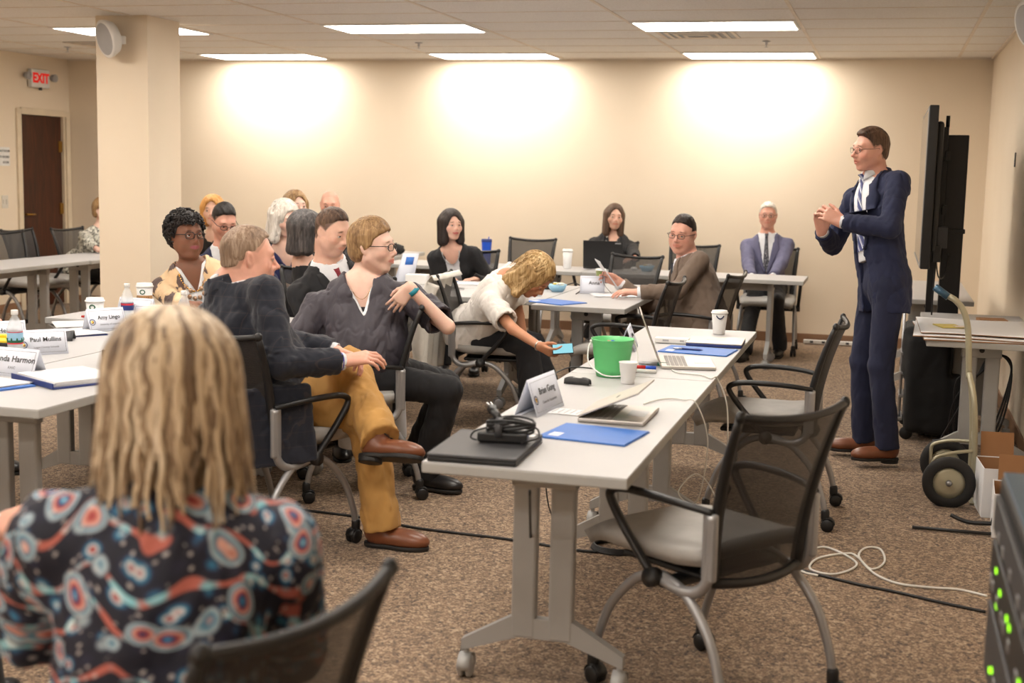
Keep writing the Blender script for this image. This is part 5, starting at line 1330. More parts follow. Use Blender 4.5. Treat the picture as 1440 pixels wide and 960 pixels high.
def laptop(x, y, rz, lab, ang=None, w=.32, d=.225, mt='alu', dark=False, th=.014, badge=None, z=TT):
    """hinge along local x at y=+d/2; lid opens by ang degrees (None: closed); user sits at -y"""
    o = empty('laptop', (x, y, z), R(rz), lab, 'laptop')
    MB().box((0, 0, th*.5+.001), (w, d, th), .004).build('base', mt, o)
    k = MB()
    for i in range(5):
        for j in range(13): k.box((-w*.43+j*w*.0717, d*.36-i*.0185, th+.0015), (w*.062, .0155, .0016), 0)
    k.build('keys', 'black' if dark else 'keys', o)
    MB().box((0, -d*.29, th+.0012), (w*.34, d*.28, .0008), 0).build('touchpad', 'dgrey' if dark else 'steel', o)
    a = R(ang or 0); T = tr(0, d/2, th+.002) @ rot('X', -a)
    l = MB(); l.box((0, -d/2, .003), (w, d, .006), .002, M4=T); lo = l.build('lid', mt, o)
    s = MB(); s.box((0, -d/2, -.0006), (w*.94, d*.88, .0012), 0, M4=T); s.build('screen', 'screen', lo)
    if badge: b = MB(); b.box(badge[:3], badge[3:], 0, M4=T); b.build('badge', 'steel' if dark else 'dgrey', lo)
    return o
# ---- nearest table
o = empty('laptop', (-1.115, 3.70, TT), R(3), 'closed black laptop on the front end of the nearest table, a power brick on top', 'laptop')
MB().box((0, 0, .007), (.262, .375, .012), .003).build('base', 'black', o); MB().box((0, 0, .019), (.264, .378, .011), .004).build('lid', 'dgrey', o)
MB().box((.09, .15, .0252), (.05, .04, .0006), 0).build('asset_sticker', 'paper', o)
zb = TT+.0262
o = empty('power_adapter', (-1.075, 3.735, zb), R(8), 'black laptop power brick with its cord bundled and strapped on the black laptop', 'power adapter')
MB().box((0, 0, .016), (.15, .062, .030), .006).build('brick', 'black', o)
c = MB(); rn = random.Random(4)
for k in range(6):
    pts = [((.068+.006*rn.random())*math.cos(a)*(1+.05*k/6)+.022, (.020+.004*k)*math.sin(a)+.002, .034+.006*k+.006*math.sin(a*2+k)) for a in [i*2*PI/20 for i in range(20)]]
    c.tube(pts, .0042, 7, closed=True)
c.tube(spline([(-.05, 0, .04), (-.085, -.012, .03), (-.095, -.02, .012), (-.075, -.035, .008)], 5), .003, 6)
c.tube(spline([(.07, .02, .05), (.10, .03, .035), (.105, .01, .015), (.085, -.03, .012), (.06, -.05, .008)], 5), .003, 6)
c.build('cord', 'cable', o)
MB().sheet(lambda u, v: (-.01+.022*(v-.5), .040*math.cos(u*2*PI), .037+.037*math.sin(u*2*PI)), 20, 3, .002).build('strap', 'dgrey', o)
T = tr(-.012, .004, .066) @ rot('Z', 2.2) @ rot('Y', -.42)
pl = MB().tube([(0, 0, 0), (.045, 0, 0)], [.010, .013], 10, M4=T).box((.055, 0, 0), (.024, .026, .022), .004, M4=T).build('plug', 'black', o)
MB().box((.075, -.006, .004), (.018, .0015, .006), 0, M4=T).box((.075, .006, .004), (.018, .0015, .006), 0, M4=T).tube([(.066, 0, -.005), (.084, 0, -.005)], .0024, 6, M4=T).build('prongs', 'chrome', pl)
folder(-.865, 4.06, 82, 'bright blue folder with a white sticker lying next to the black laptop', h=.29, w=.25)
laptop(-.855, 4.41, 90, 'silver laptop with its lid almost shut, beside the blue folder', 24, w=.31, d=.225, badge=(0, -.12, .0062, .05, .008, .0006))
tent(-1.14, 4.42, 84, 'Brian Gong', 'Center for Assessment', 'tent card facing the room at the left edge of the nearest table', L=.27, hgt=.125)
papers(-1.035, 4.42, 84, 'small printed sheet between the tent card and the half shut silver laptop', w=.11, h=.20, n=1)
g = MB()
g.sheet(lambda u, v: ((u-.5)*.105, .012*math.cos(PI*v)+.008*math.sin(u*PI), .002+.026*math.sin(PI*v)*(.75+.25*abs(math.sin(u*PI*2)))), 16, 8, .003)
o = empty('remote_clicker', (-1.145, 5.02, TT), R(-4), 'black curved clicker lying in front of the green bucket', 'clicker'); g.build('body', 'black', o)
MB().box((0, .004, .0275), (.055, .006, .002), .001).build('silver_trim', 'chrome', o)
o = empty('bucket', (-1.065, 5.30, TT), R(15), 'small green metal bucket of markers with a white handle', 'bucket')
b = MB(); H_ = .155
for z0, z1 in ((0, H_),): b.lathe([(0, .002), (.062, .002), (.064, 0), (.070, .03), (.071, .034), (.071, .038), (.0755, .078), (.077, .082), (.0765, .086), (.0805, .118), (.082, .121), (.0815, .124), (.086, H_-.005), (.089, H_-.003), (.089, H_+.001), (.085, H_), (.078, .09), (.063, .006), (0, .006)], 40, cap=False)
b.build('pail', 'green', o)
hd_ = MB(); hd_.tube(spline([(-.088, 0, H_-.012), (-.100, -.02, H_-.04), (-.098, -.062, .06), (-.05, -.098, .022), (.0, -.108, .014), (.05, -.098, .022), (.098, -.062, .06), (.100, -.02, H_-.04), (.088, 0, H_-.012)], 6), .0026, 6)
hd_.ell((-.088, 0, H_-.012), (.007, .007, .007), 5).ell((.088, 0, H_-.012), (.007, .007, .007), 5); hd_.build('handle', 'white', o)
def marker(loc, rz, body, cap, lab, tilt=0, group=None, up=None):
    o = empty('marker', loc, rz, lab, 'marker', group); T = up if up is not None else rot('Y', tilt)
    MB().tube([(-.062, 0, 0), (.026, 0, 0)], .0078, 10, M4=T).build('barrel', body, o); MB().tube([(.020, 0, 0), (.064, 0, 0)], [.0086, .0078], 10, M4=T).build('cap', cap, o)
for i, (dx, dy, cc) in enumerate(((-.03, .02, 'red'), (-.01, .035, 'tumbler'), (.02, .03, 'green'), (.035, .0, 'ink'), (-.04, -.01, 'tumbler'))):
    marker((-1.065+dx*.9, 5.30+dy*.9, TT+.080), .5+i, 'white', cc, 'marker standing in the green bucket', 0, 'markers in the green bucket', rot('Y', -1.42+.1*i))
o = empty('styrofoam_cup', (-.965, 5.13, TT), 0, 'small white foam cup in front of the green bucket', 'cup')
MB().lathe([(0, 0), (.024, 0), (.026, .004), (.031, .045), (.0325, .048), (.0355, .082), (.0375, .084), (.0375, .087), (.034, .087), (.025, .01), (0, .008)], 28, cap=False).build('cup_body', 'cup', o)
marker((-.955, 5.66, TT+.009), R(5), 'steel', 'dkgreen', 'green capped marker lying beyond the bucket, furthest of the three')
marker((-.985, 5.535, TT+.009), R(2), 'red', 'tumbler', 'red marker with a blue end lying between two other markers')
marker((-.965, 5.43, TT+.009), R(186), 'white', 'ink', 'white marker with a black cap lying nearest the foam cup')
laptop(-.825, 5.76, 102, 'open silver laptop seen from its side, on the second table', 112, w=.335, d=.235)
tent(-1.165, 6.17, 97, 'Melissa', 'Center', 'pale tent card behind the green bucket, beside the open silver laptop', L=.24, hgt=.11, ts=.03)
folder(-.835, 6.22, 84, 'blue folder with a pen on it, behind the open silver laptop', h=.33, w=.25)
o = empty('pen', (-.88, 6.20, TT+.010), R(-3), 'dark blue pen lying on the blue folder', 'pen'); MB().tube([(-.07, 0, 0), (.055, 0, 0), (.07, 0, 0)], [.0045, .0045, .001], 8).build('barrel', 'folder_dk', o); MB().tube([(-.065, 0, .001), (-.02, 0, .006)], .0012, 5).tube([(-.072, 0, 0), (-.03, 0, 0)], .0049, 8).build('clip', 'chrome', o)
o = empty('closed_laptop', (-.79, 6.52, TT), R(2), 'thin closed silver laptop with a dark blue base on the second table', 'laptop'); MB().box((0, 0, .008), (.27, .26, .015), .004).build('base', 'folder_dk', o); MB().box((0, 0, .0185), (.272, .262, .006), .002).build('lid', 'alu', o); MB().box((.0, .0, .0218), (.09, .03, .0006), 0).build('badge', 'steel', o)
o = empty('white_adapter', (-1.0, 6.47, TT), R(4), 'slim white box lying beside the closed silver laptop', 'adapter'); MB().box((0, 0, .014), (.17, .06, .026), .005).build('case', 'white', o); MB().box((.05, -.031, .016), (.02, .002, .008), 0).box((-.03, -.031, .016), (.03, .002, .008), 0).build('ports', 'grey_sp', o)
lidcup(-.83, 6.96, 'white lidded cup with a dark smile mark at the far end of the second table', h=.125, r=.043, mark=-78)
# ---- middle tables
folder(-2.02, 8.18, 62, 'blue folder at the front corner of the middle table, below the blonde hair', h=.31, w=.25)
tent(-1.95, 8.93, 12, 'Anna', '', 'grey tent card standing in front of the man in the brown suit', L=.17, hgt=.12, seal=False, ts=.036)
papers(-1.76, 8.86, 20, 'open stack of papers under the hands of the man in the brown suit', w=.36, h=.30, n=4, lines=False)
o = empty('turned_page', (-1.86, 8.98, TT+.01), R(20), 'white page being lifted by the man in the brown suit', 'paper')
MB().sheet(lambda u, v: (-.02+.11*u**1.5-.05*(1-u), (v-.5)*.27, .22*(1-u)+.0+.02*math.sin(u*3)), 12, 4, .001).build('page', 'paper', o)
MB().sheet(lambda u, v: (.02-.03*math.sin(u*PI)-.05*(1-u)*1.2, -.13+.012*v, .15*(1-u)), 10, 2, .002).build('black_binding', 'ink', o)
folder(-1.62, 9.3, 75, 'blue folder under the papers beyond the brown suit sleeve', tg=False)
bottle(-2.24, 8.55, 'clear water bottle with a blue label beside the blonde hair', style=1)
def bowl(x, y, lab):
    o = empty('creamer_bowl', (x, y, TT), .3, lab, 'bowl'); MB().lathe([(0, 0), (.04, 0), (.055, .02), (.068, .05), (.064, .05), (.05, .02), (0, .006)], 20, cap=False).build('bowl_body', 'label_blue', o)
    rn = random.Random(3); k = MB(); k2 = MB()
    for i in range(14): (k if i % 3 else k2).box((rn.uniform(-.038, .038), rn.uniform(-.038, .038), .045+rn.uniform(0, .018)), (.034, .022, .005), .002, rz=rn.uniform(0, 3))
    k.build('creamer_packets', 'paper', o); k2.build('sweetener_packets', 'yellow', o)
bowl(-2.20, 8.93, 'small blue and white bowl of creamer packets on the middle tables')
papers(-2.36, 8.42, 5, 'white sheet lying beneath the head of the bending woman', n=2)
o = empty('conference_phone', (-2.28, 9.12, TT), .4, 'dark table device with a looping cable beside the bowl of creamers', 'phone'); MB().box((0, 0, .018), (.17, .10, .034), .012).build('body', 'dgrey', o); MB().box((0, -.01, .036), (.09, .05, .003), 0).build('display', 'teal', o)
o.children[0].name = 'body'
MB().tube(spline([(.08, 0, .02), (.15, -.02, .045), (.20, -.08, .02), (.16, -.2, .004), (.10, -.4, .004)], 8), .004, 6).build('cord', 'cable', o)
folder(-3.23, 9.24, 80, 'blue folder in front of the woman in the black blazer', h=.32); papers(-2.93, 9.22, 85, 'white sheets on the table in front of the black blazer', n=2, w=.2, h=.27)
o = empty('pens_and_phone', (-3.05, 8.86, TT), .2, 'black phone lying among pens on the middle table', 'phone'); MB().box((0, 0, .005), (.075, .15, .009), .003).build('case', 'black', o); MB().box((0, 0, .0100), (.066, .138, .0006), 0).build('screen', 'screen', o)
o = empty('notepad', (-2.92, 8.72, TT), .9, 'brown edged notepad beside the black phone on the middle table', 'notepad'); MB().box((0, 0, .006), (.12, .18, .010), .001).build('pages', 'paper', o); MB().box((0, 0, .012), (.122, .182, .002), .001).build('cover', 'dgrey', o)
o = empty('paper_sign', (-3.42, 9.12, TT), R(32), 'tall folded white paper with a blue picture, leaning behind the grey blouse', 'sign')
MB().sheet(lambda u, v: ((u-.5)*.12+.06*v, .03*(1-v), .21*v), 3, 3, .001).sheet(lambda u, v: ((u-.5)*.12+.06*v, .07*(v-1)-.0+.0, .21*v), 3, 3, .001).build('card', 'tentpaper', o)
MB().sheet(lambda u, v: ((u-.5)*.06+.06*(.62+v*.26), -.073*(1-(.62+v*.26))-.002, .21*(.62+v*.26)), 2, 2, .001).build('picture', 'folder', o)
o = empty('tissue_box', (-3.27, 9.02, TT), R(10), 'low white box in front of the woman in the black blazer', 'box'); MB().box((0, 0, .035), (.16, .11, .07), .004).build('box_body', 'white', o); MB().box((0, 0, .072), (.05, .02, .004), .001).build('slot', 'paper', o)
lidcup(-2.06, 9.72, 'olive green cup near the far end of the middle table', h=.115, r=.04, mt='olive')
# ---- back tables
lidcup(-2.67, 11.18, 'tall white lidded cup to the left of the black laptop', h=.165, r=.045)
laptop(-2.38, 11.36, 186, 'black laptop open at the back table, its lid towards the picture', 100, w=.345, d=.235, mt='black', dark=True, badge=(-.13, -.215, .0062, .05, .012, .0006))
bowl(-1.97, 11.18, 'small bowl of packets to the right of the black laptop')
o = empty('computer_mouse', (-2.1, 11.28, TT), .2, 'small white mouse between the black laptop and the bowl', 'mouse'); MB().ell((0, 0, .012), (.03, .05, .018), 8).build('shell', 'white', o); MB().tube(spline([(0, .05, .01), (.04, .10, .004), (.0, .16, .004)], 6), .002, 5).build('cord', 'cable', o)
o = empty('tumbler', (-3.42, 11.22, TT), 0, 'tall blue insulated tumbler beside the black blazer', 'tumbler'); MB().lathe([(0, 0), (.034, 0), (.036, .01), (.045, .19), (.045, .20)], 28, cap=False).build('tumbler_body', 'tumbler', o)
MB().lathe([(.0455, .198), (.047, .202), (.047, .222), (.040, .226), (0, .226)], 28, cap=False).build('lid', 'folder_dk', o); MB().tube([(.015, 0, .22), (.022, 0, .245)], .005, 8).build('straw', 'tumbler', o)
# left back table: bag, laptop and cup
o = empty('shoulder_bag', (-4.70, 11.92, TT), .4, 'slumped black bag on the table at the back', 'bag')
S = Sdf(); S.ell((0, 0, .06), (.22, .13, .07)); S.ell((-.06, .02, .10), (.12, .09, .06), k=.05); S.ell((.12, -.02, .05), (.12, .10, .05), k=.04); S.fun(fold(.010, 30, 3), V3(-1, -1, -1), V3(1, 1, 1), 0, 'd'); S.fun(lambda q: -q[..., 2]+.004, V3(-1, -1, -1), V3(1, 1, 1), .004)
sdf_obj('bag_body', S, .008, 'casecloth', o, (0, 0, 0)); MB().tube(spline([(-.15, 0, .09), (-.08, -.08, .15), (.05, -.1, .13), (.16, -.05, .06)], 6), .008, 6).build('strap', 'black', o)
laptop(-4.80, 11.35, 250, 'dark laptop open on the back table left of the black bag', 105, mt='dgrey', dark=True)
lidcup(-4.58, 11.52, 'small white cup in front of the slumped black bag', h=.10, r=.035)
# ---- left tables
bottle(-3.50, 4.72, 'clear water bottle with a blue and red label between the nearest left tent cards')
bottle(-3.78, 6.02, 'water bottle with a dark blue label in front of the floral jacket, left one', style=1)
bottle(-3.33, 5.81, 'water bottle with a blue and red label left of the navy blazer'); bottle(-3.06, 6.27, 'water bottle with a blue and red label between the navy blazer and the black suit')
lidcup(-3.80, 5.76, 'white lidded coffee cup with a brown sleeve at the end of the left tables', h=.155, r=.046, sleeve=True)
lidcup(-3.97, 6.50, 'white lidded coffee cup with a printed brown sleeve in front of the floral jacket', h=.165, r=.047, sleeve=True)
tent(-3.245, 4.37, -6, 'Ronda Harmon', 'KASC', 'nearest tent card on the left tables', L=.245, hgt=.105, hw=.042, ts=.034)
tent(-3.50, 4.90, 50, 'Paul Mullins', 'Logan County Schools', 'tent card right of the nearest water bottle', L=.205, hgt=.105, ts=.028)
tent(-3.84, 5.08, 50, 'd Heiner', '', 'tent card behind the nearest water bottle, partly hidden', L=.21, hgt=.105, seal=False, ts=.030)
tent(-3.72, 5.72, 62, 'Amy Lingo', 'University of Louisville', 'tent card in front of the coffee cups', L=.20, hgt=.110, ts=.028)
tent(-3.86, 6.24, -6, 'Melissa Fr', '', 'tent card partly behind the dark labelled bottle', L=.22, hgt=.11, seal=False, ts=.034)
tent(-3.66, 6.09, 10, 'Al Underwood', '', 'tent card just in front of the yellow papers', L=.22, hgt=.095, seal=False, ts=.028)
o = empty('binder', (-2.98, 4.33, TT), R(62), 'open binder with white pages and a dark blue spine on the left table corner', 'binder'); MB().box((0, 0, .003), (.29, .33, .005), .001).box((-.145, 0, .012), (.005, .33, .022), .002).build('cover', 'folder_dk', o)
m = MB()
for i in range(6): m.box((.004+.002*(i % 3), .002*(i % 2), .008+.003*i), (.27, .30, .0026), 0, rz=.012*(i % 3-1))
m.build('pages', 'paper', o)
o = empty('document_box', (-2.92, 4.82, TT), R(5), 'black case with papers on top beside the second tent card', 'case'); MB().box((0, 0, .035), (.34, .20, .066), .008).build('case_body', 'black', o); MB().box((0, -.102, .035), (.12, .006, .02), .002).build('latch', 'chrome', o)
papers(-2.98, 4.84, 8, 'white papers piled on the black case', n=4, z=TT+.069)
papers(-3.2, 4.12, 70, 'white papers in a blue folder at the left picture edge', n=3, z=TT+.006, lines=False); folder(-3.19, 4.10, 70, 'blue folder under papers at the left picture edge', tg=False, w=.25, h=.31)
o = empty('tissue_tray', (-3.72, 4.84, TT), R(10), 'black tray with yellow sticky supplies at the left picture edge', 'tray'); MB().box((0, 0, .028), (.26, .16, .054), .004).build('tray_body', 'black', o); MB().box((0, 0, .060), (.25, .15, .012), .004).box((.04, .02, .072), (.05, .03, .014), .005).box((.10, -.01, .074), (.025, .05, .020), .008).build('yellow_supplies', 'yellow', o)
o = empty('pump_bottle', (-3.84, 5.02, TT), 0, 'small cream pump bottle at the left picture edge', 'bottle'); MB().lathe([(0, 0), (.03, 0), (.032, .01), (.032, .08), (.014, .10), (.014, .115)], 20, cap=False).build('bottle_body', 'offwhite', o); MB().lathe([(0, .112), (.016, .112), (.016, .125), (.006, .13), (.006, .15), (0, .15)], 14, cap=False).tube([(0, 0, .15), (.03, 0, .148)], .004, 6).build('pump', 'offwhite', o)
papers(-3.98, 5.86, 40, 'loose white papers behind the second tent card', n=3); papers(-3.78, 5.55, 60, 'white papers over a blue folder near the left hand', n=2, lines=False, z=TT+.006); folder(-3.79, 5.56, 52, 'dark blue folder under papers on the left tables', 'folder_dk', tg=False)
o = empty('phone', (-4.05, 6.17-.02, TT), R(70), 'phone in a red case on the left tables', 'phone'); MB().box((0, 0, .006), (.08, .16, .011), .004).build('case', 'red', o); MB().box((0, 0, .0118), (.070, .148, .0006), 0).build('screen', 'screen', o)
o = empty('glasses_case', (-3.73, 5.30, TT), R(25), 'dark grey wedge shaped pouch beside the second tent card', 'pouch'); MB().sheet(lambda u, v: ((u-.5)*.20, (v-.5)*.10, .002+.045*math.sin(PI*v)*(.4+.6*u)), 10, 8, .003).build('pouch_body', 'dgrey', o)
papers(-3.62, 6.50, 10, 'yellow paper pad in front of the floral jacket', n=2, lines=False).children[0].data.materials[0] = mat('yellow_paper', (236, 224, 140), .8)
folder(-3.38, 6.42, 20, 'blue folder in front of the floral jacket', tg=False); folder(-2.86, 6.30, 30, 'blue folder under papers beside the black suit', tg=False); papers(-2.86, 6.30, 35, 'white papers on the blue folder beside the black suit', n=2, z=TT+.006)
papers(-6.75, 8.55, 10, 'white papers on the table at far left', n=2); papers(-.0+.5, 7.75, 88, 'small white sheets', n=1) if False else None
# cardigan hanging on the bending woman's chair
o = empty('cardigan', (-2.62, 7.80, 0), 0, 'cream cardigan draped over the back of the bending woman\'s chair, hanging to near the floor', 'cardigan')
def drape(u, v):
    y = -.27+.54*u; f = .012*math.sin(u*26+1.0)*(.3+v)+.007*math.sin(u*47)*(v)
    if v < .16: t = v/.16; a = PI*t; x, z = -.02-.035*math.cos(a)*-1*0+.045*(1-t)-.02, .90+.03*math.sin(a)
    else:
        t = (v-.16)/.84; L = .62+.18*max(0, 1-abs(u-.16)*5)-.12*max(0, u-.5); x = -.045-.045*t**.6; z = .90-L*t
    return (x-f-.02*v*(1-abs(2*u-1)), y*(1-.25*v)-.03*v, z+.015*math.cos(u*PI*2)*0)
MB().sheet(drape, 60, 36, .006).build('knit', 'cream_cloth', o)
MB().tube(spline([(-.02, -.24, .88), (-.085, -.26, .70), (-.10, -.27, .50), (-.10, -.25, .30), (-.09, -.235, .16)], 7), [.045]*8+[.04]*8+[.034]*8+[.026]*5, 12, flat=.5).build('sleeve', 'cream_cloth', o)
# phone held by the bending woman
tp = bend['arm'][1][4] if bend else [P(792, 505, 7.42)]*5; p = (tp[0]+tp[1]+tp[2]+tp[4])/4+V3(.012, -.004, -.006); o = empty('phone', tuple(p), R(15), 'lit phone held low by the bending woman', 'phone'); T = rot('X', .9) @ rot('Z', .1)
MB().box((0, 0, 0), (.12, .068, .010), .004, M4=T).build('case', 'black', o); MB().box((0, 0, .0056), (.112, .060, .0008), 0, M4=T).build('screen', 'ltblue', o)
# presenter's ring
# ------------------------------------------------------------------ right side of the room
# display on its stand
o = empty('display', (.222, 9.12, 0), 0, 'large flat display seen edge on, held on a black stand beside the presenter', 'display')
z0, z1, L = 1.035, 2.01, 1.62; ya = -.83; yaw = R(4)
Tm = rot('Z', R(.1))
MB().box((0, 0, (z0+z1)/2), (.055, L, z1-z0), .006, M4=Tm).box((.045, 0, (z0+z1)/2+.0), (.05, L*.8, (z1-z0)*.82), .02, M4=Tm).build('housing', 'black', o)
MB().box((-.0285, 0, (z0+z1)/2), (.003, L-.05, z1-z0-.05), 0, M4=Tm).build('screen', 'screen', o)
MB().box((-.030, -L/2+.012, (z0+z1)/2), (.006, .012, z1-z0-.02), .001, M4=Tm).box((-.030, 0, z0+.012), (.006, L-.02, .012), .001, M4=Tm).build('silver_edge', 'steel', o)
b = MB(); b.box((.095, -.30, 1.55), (.03, .03, .70), .003, M4=Tm).box((.095, .30, 1.55), (.03, .03, .70), .003, M4=Tm).box((.11, 0, 1.72), (.03, .68, .06), .003, M4=Tm).box((.11, 0, 1.38), (.03, .68, .06), .003, M4=Tm).tube([(.10, -.3, 1.9), (.10, -.3, 1.97)], .012, M4=Tm)
b.build('mounting_bracket', 'blk_metal', o)
MB().box((.09, -.55, 1.22), (.075, .12, .13), .004, M4=Tm).build('media_box', 'dgrey', o); MB().box((.07, -.60, 1.12), (.05, .09, .10), .004, M4=Tm).build('plug_box', 'black', o)
MB().tube(spline([(.07, -.62, 1.08), (.09, -.60, .98), (.13, -.4, .97), (.16, -.2, 1.1)], 8), .004, 6).tube(spline([(.07, -.63, 1.07), (.065, -.60, .9), (.07, -.5, .5), (.1, -.3, .1), (.15, -.1, .02)], 8), .005, 6).build('cables', 'cable', o)
o = empty('display_stand', (.37, 9.13, 0), 0, 'tall black twin post stand behind the display', 'stand')
b = MB(); b.box((.035, 0, .98), (.13, .10, 1.76), .006).box((-.085, -.02, 1.0), (.045, .05, 1.68), .004).box((-.02, 0, 1.24), (.26, .13, .03), .004).box((-.05, 0, 1.74), (.22, .07, .05), .004).box((-.06, 0, 1.36), (.2, .07, .05), .004); b.build('posts', 'blk_metal', o)
k = MB()
for i in range(9): k.lathe([(0, 0), (.008, 0), (.008, .003), (0, .003)], 10, tr(-.085, -.0455, 1.35+i*.055) @ rot('X', PI/2))
k.build('bolt_holes', 'steel', o)
b = MB()
for s in (-1, 1): b.box((s*.16-.02, 0, .06), (.05, .70, .05), .006)
b.box((0, 0, .08), (.36, .09, .06), .006); bo = b.build('foot_frame', 'blk_metal', o)
for s in (-1, 1):
    for q in (-1, 1): caster(bo, s*.16-.02, q*.31, .9, 'black', 'dgrey', .05)
# rolling case with pull handle
o = empty('rolling_case', (.30, 8.50, 0), 0, 'large black rolling case with a pull handle behind the presenter', 'case')
S = Sdf(); S.box((-.02, 0, .34), (.13, .28, .30), k=.02, rd=.04); S.box((-.09, 0, .53), (.09, .24, .16), k=.04, rd=.05); S.box((.08, 0, .22), (.12, .28, .18), k=.03, rd=.05); S.fun(fold(.003, 25, 2), V3(-1, -1, -1), V3(1, 1, 2), 0, 'd')
sdf_obj('case_body', S, .010, 'casecloth', o, (0, 0, 0))
m = MB(); xx = -.175
for q in (-1, 1): m.tube([(xx, q*.09-.1, .10), (xx, q*.09-.1, .88)], .008, 8)
m.tube([(xx, -.20, .88), (xx, 0, .88)], .008, 8)
for z in (.12, .26, .40, .52): m.box((xx+.005, -.1, z), (.03, .24, .02), .004)
m.build('pull_handle', 'steel', o); MB().box((xx, -.1, .89), (.03, .16, .035), .01).build('grip', 'black', o)
for q in (-1, 1): MB().lathe([(0, -.012), (.035, -.012), (.04, 0), (.035, .012), (0, .012)], 16, tr(-.13, q*.24, .04) @ rot('X', PI/2), cap=False).build('wheel', 'rubber', o)
# boards on the right table
def board(dx, dy, z, rz, w, h, t, lab, mt='paper', wave=0, pcs=None):
    o = empty('foam_board', (.50+dx, 7.62+dy, z), R(rz), lab, 'board')
    m = MB(); m.m(M[mt]).sheet(lambda u, v: ((u-.5)*w, (v-.5)*h, t+wave*math.sin(u*5+v*2)), 12, 12, t*.5); m.m(M['kraft']).sheet(lambda u, v: ((u-.5)*w*1.005, (v-.5)*h*1.005, t*.45+wave*math.sin(u*5+v*2)), 12, 12, t*.45)
    m.build('board', None, o); return o
board(.0, .0, TT, 3, .62, .86, .010, 'brown edged board at the bottom of the pile on the right table')
board(-.03, -.02, TT+.013, -2, .60, .80, .008, 'white board in the middle of the pile on the right table', wave=.003)
b_ = board(-.01, .03, TT+.028, 1, .60, .78, .006, 'white board on top of the pile on the right table', wave=.002)
o = empty('sticky_notes', (.345, 7.55, TT+.037), .3, 'yellow note pad lying on the white boards', 'note pad'); MB().box((0, 0, .004), (.12, .16, .006), .001).build('pad', mat('pale_yellow', (214, 196, 110), .8), o); MB().box((.05, -.06, .009), (.07, .06, .003), 0).build('loose_notes', mat('pale_pink', (220, 206, 190), .8), o)
o = empty('cardboard_flap', (.62, 8.25, TT), .1, 'small brown cardboard piece at the back of the right table', 'cardboard'); MB().box((0, 0, .012), (.16, .14, .022), .002).build('card', 'kraft', o); MB().box((0, -.071, .012), (.14, .002, .003), 0).build('cut_edge', 'dgrey', o)
# hand truck
o = empty('hand_truck', (.395, 6.84, 0), 0, 'beige metal hand truck with black wheels in front of the right table', 'hand truck')
for s, nm in ((-1, 0), (1, 1)):
    w_ = MB(); T = tr(-.045, s*.235, .118) @ rot('X', PI/2)
    w_.lathe([(.075, -.02), (.085, -.028), (.115, -.026), (.125, -.012), (.125, .012), (.115, .026), (.085, .028), (.075, .02)], 32, T, cap=False); wo = w_.build('wheel', 'rubber', o)
    h = MB(); h.lathe([(0, -.018), (.03, -.02), (.05, -.010), (.078, -.014), (.078, .014), (.05, .010), (.03, .02), (0, .018)], 28, T, cap=False); h.build('hub', 'truck', wo)
    MB().lathe([(0, -.034), (.012, -.034), (.016, -.02), (.016, .02), (.012, .034), (0, .034)], 12, T, cap=False).build('axle_nut', 'steel', wo)
MB().tube([(-.045, -.26, .125), (-.045, .26, .125)], .009, 8).build('axle', 'steel', o)
f = MB(); A = .0135
f.tube(spline([(.075, -.12, .03), (.07, -.12, .30), (.055, -.115, .50), (.035, -.06, .60), (.03, 0, .62), (.035, .06, .60), (.055, .115, .50), (.07, .12, .30), (.075, .12, .03)], 8), A, 10)
for s in (-1, 1): f.tube(spline([(.07, s*.12, .26), (-.03, s*.16, .25), (-.105, s*.175, .225), (-.12, s*.178, .20)], 5)+[(-.118, s*.178, .10), (-.045, s*.178, .10)], .009, 8)
for z in (.10, .30, .42): f.box((.068, 0, z), (.006, .24, .035), .002)
f.tube([(-.12, -.178, .2), (-.12, -.178, .2)], .009)
f.build('frame', 'truck', o)
MB().tube(spline([(.03, 0, .60), (.02, 0, .74), (.008, .01, .86), (-.02, .015, .94), (-.06, .02, .985)], 8)+[(-.09, .03, 1.0)], .015, 10).build('handle', 'truck', o)
MB().tube([(-.09, .03, .995), (-.155, .05, 1.04)], .019, 12).build('grip', 'rackblue', o)
MB().box((.15, 0, .006), (.18, .34, .008), .002).build('toe_plate', 'truck', o)
# cartons
def carton(x, y, rz, w, d, h, lab, flap=True):
    o = empty('carton', (x, y, 0), R(rz), lab, 'box'); m = MB(); m.m(M['paper'])
    for (a, b_, c, e) in ((0, -d/2, w, .004), (0, d/2, w, .004)): m.box((a, b_, h/2), (c, e, h), .001)
    for s in (-1, 1): m.box((s*w/2, 0, h/2), (.004, d, h), .001)
    m.m(M['kraft']).box((0, 0, .003), (w, d, .005), 0); m.box((0, d/2-.003, h/2), (w-.01, .002, h-.01), 0)
    m.build('walls', None, o)
    fl = MB(); T = tr(0, d/2, h) @ rot('X', -.25); fl.box((-w*.15, 0, .06), (w*.55, .004, .12), 0, M4=T); T = tr(w/2, 0, h) @ rot('Y', .5); fl.box((0, 0, .06), (.004, d*.9, .12), 0, M4=T); fl.build('flaps', 'kraft', o)
    l = MB().box((w*.12, -d/2-.003, h*.42), (.08, .002, .10), 0).build('lime_label', 'lime', o); k = MB()
    for dx, dz in ((-.015, .03), (.02, .01), (-.01, -.02)): k.lathe([(0, 0), (.010, 0), (.010, .001), (0, .001)], 12, tr(w*.12+dx, -d/2-.0042, h*.42+dz) @ rot('X', PI/2))
    k.build('label_dots', 'maroon', l)
    return o
carton(.625, 6.60, 4, .28, .30, .235, 'open white carton with a lime green label on the floor by the hand truck')
carton(.655, 6.22, -3, .26, .30, .20, 'second open white carton partly hidden by the equipment rack')
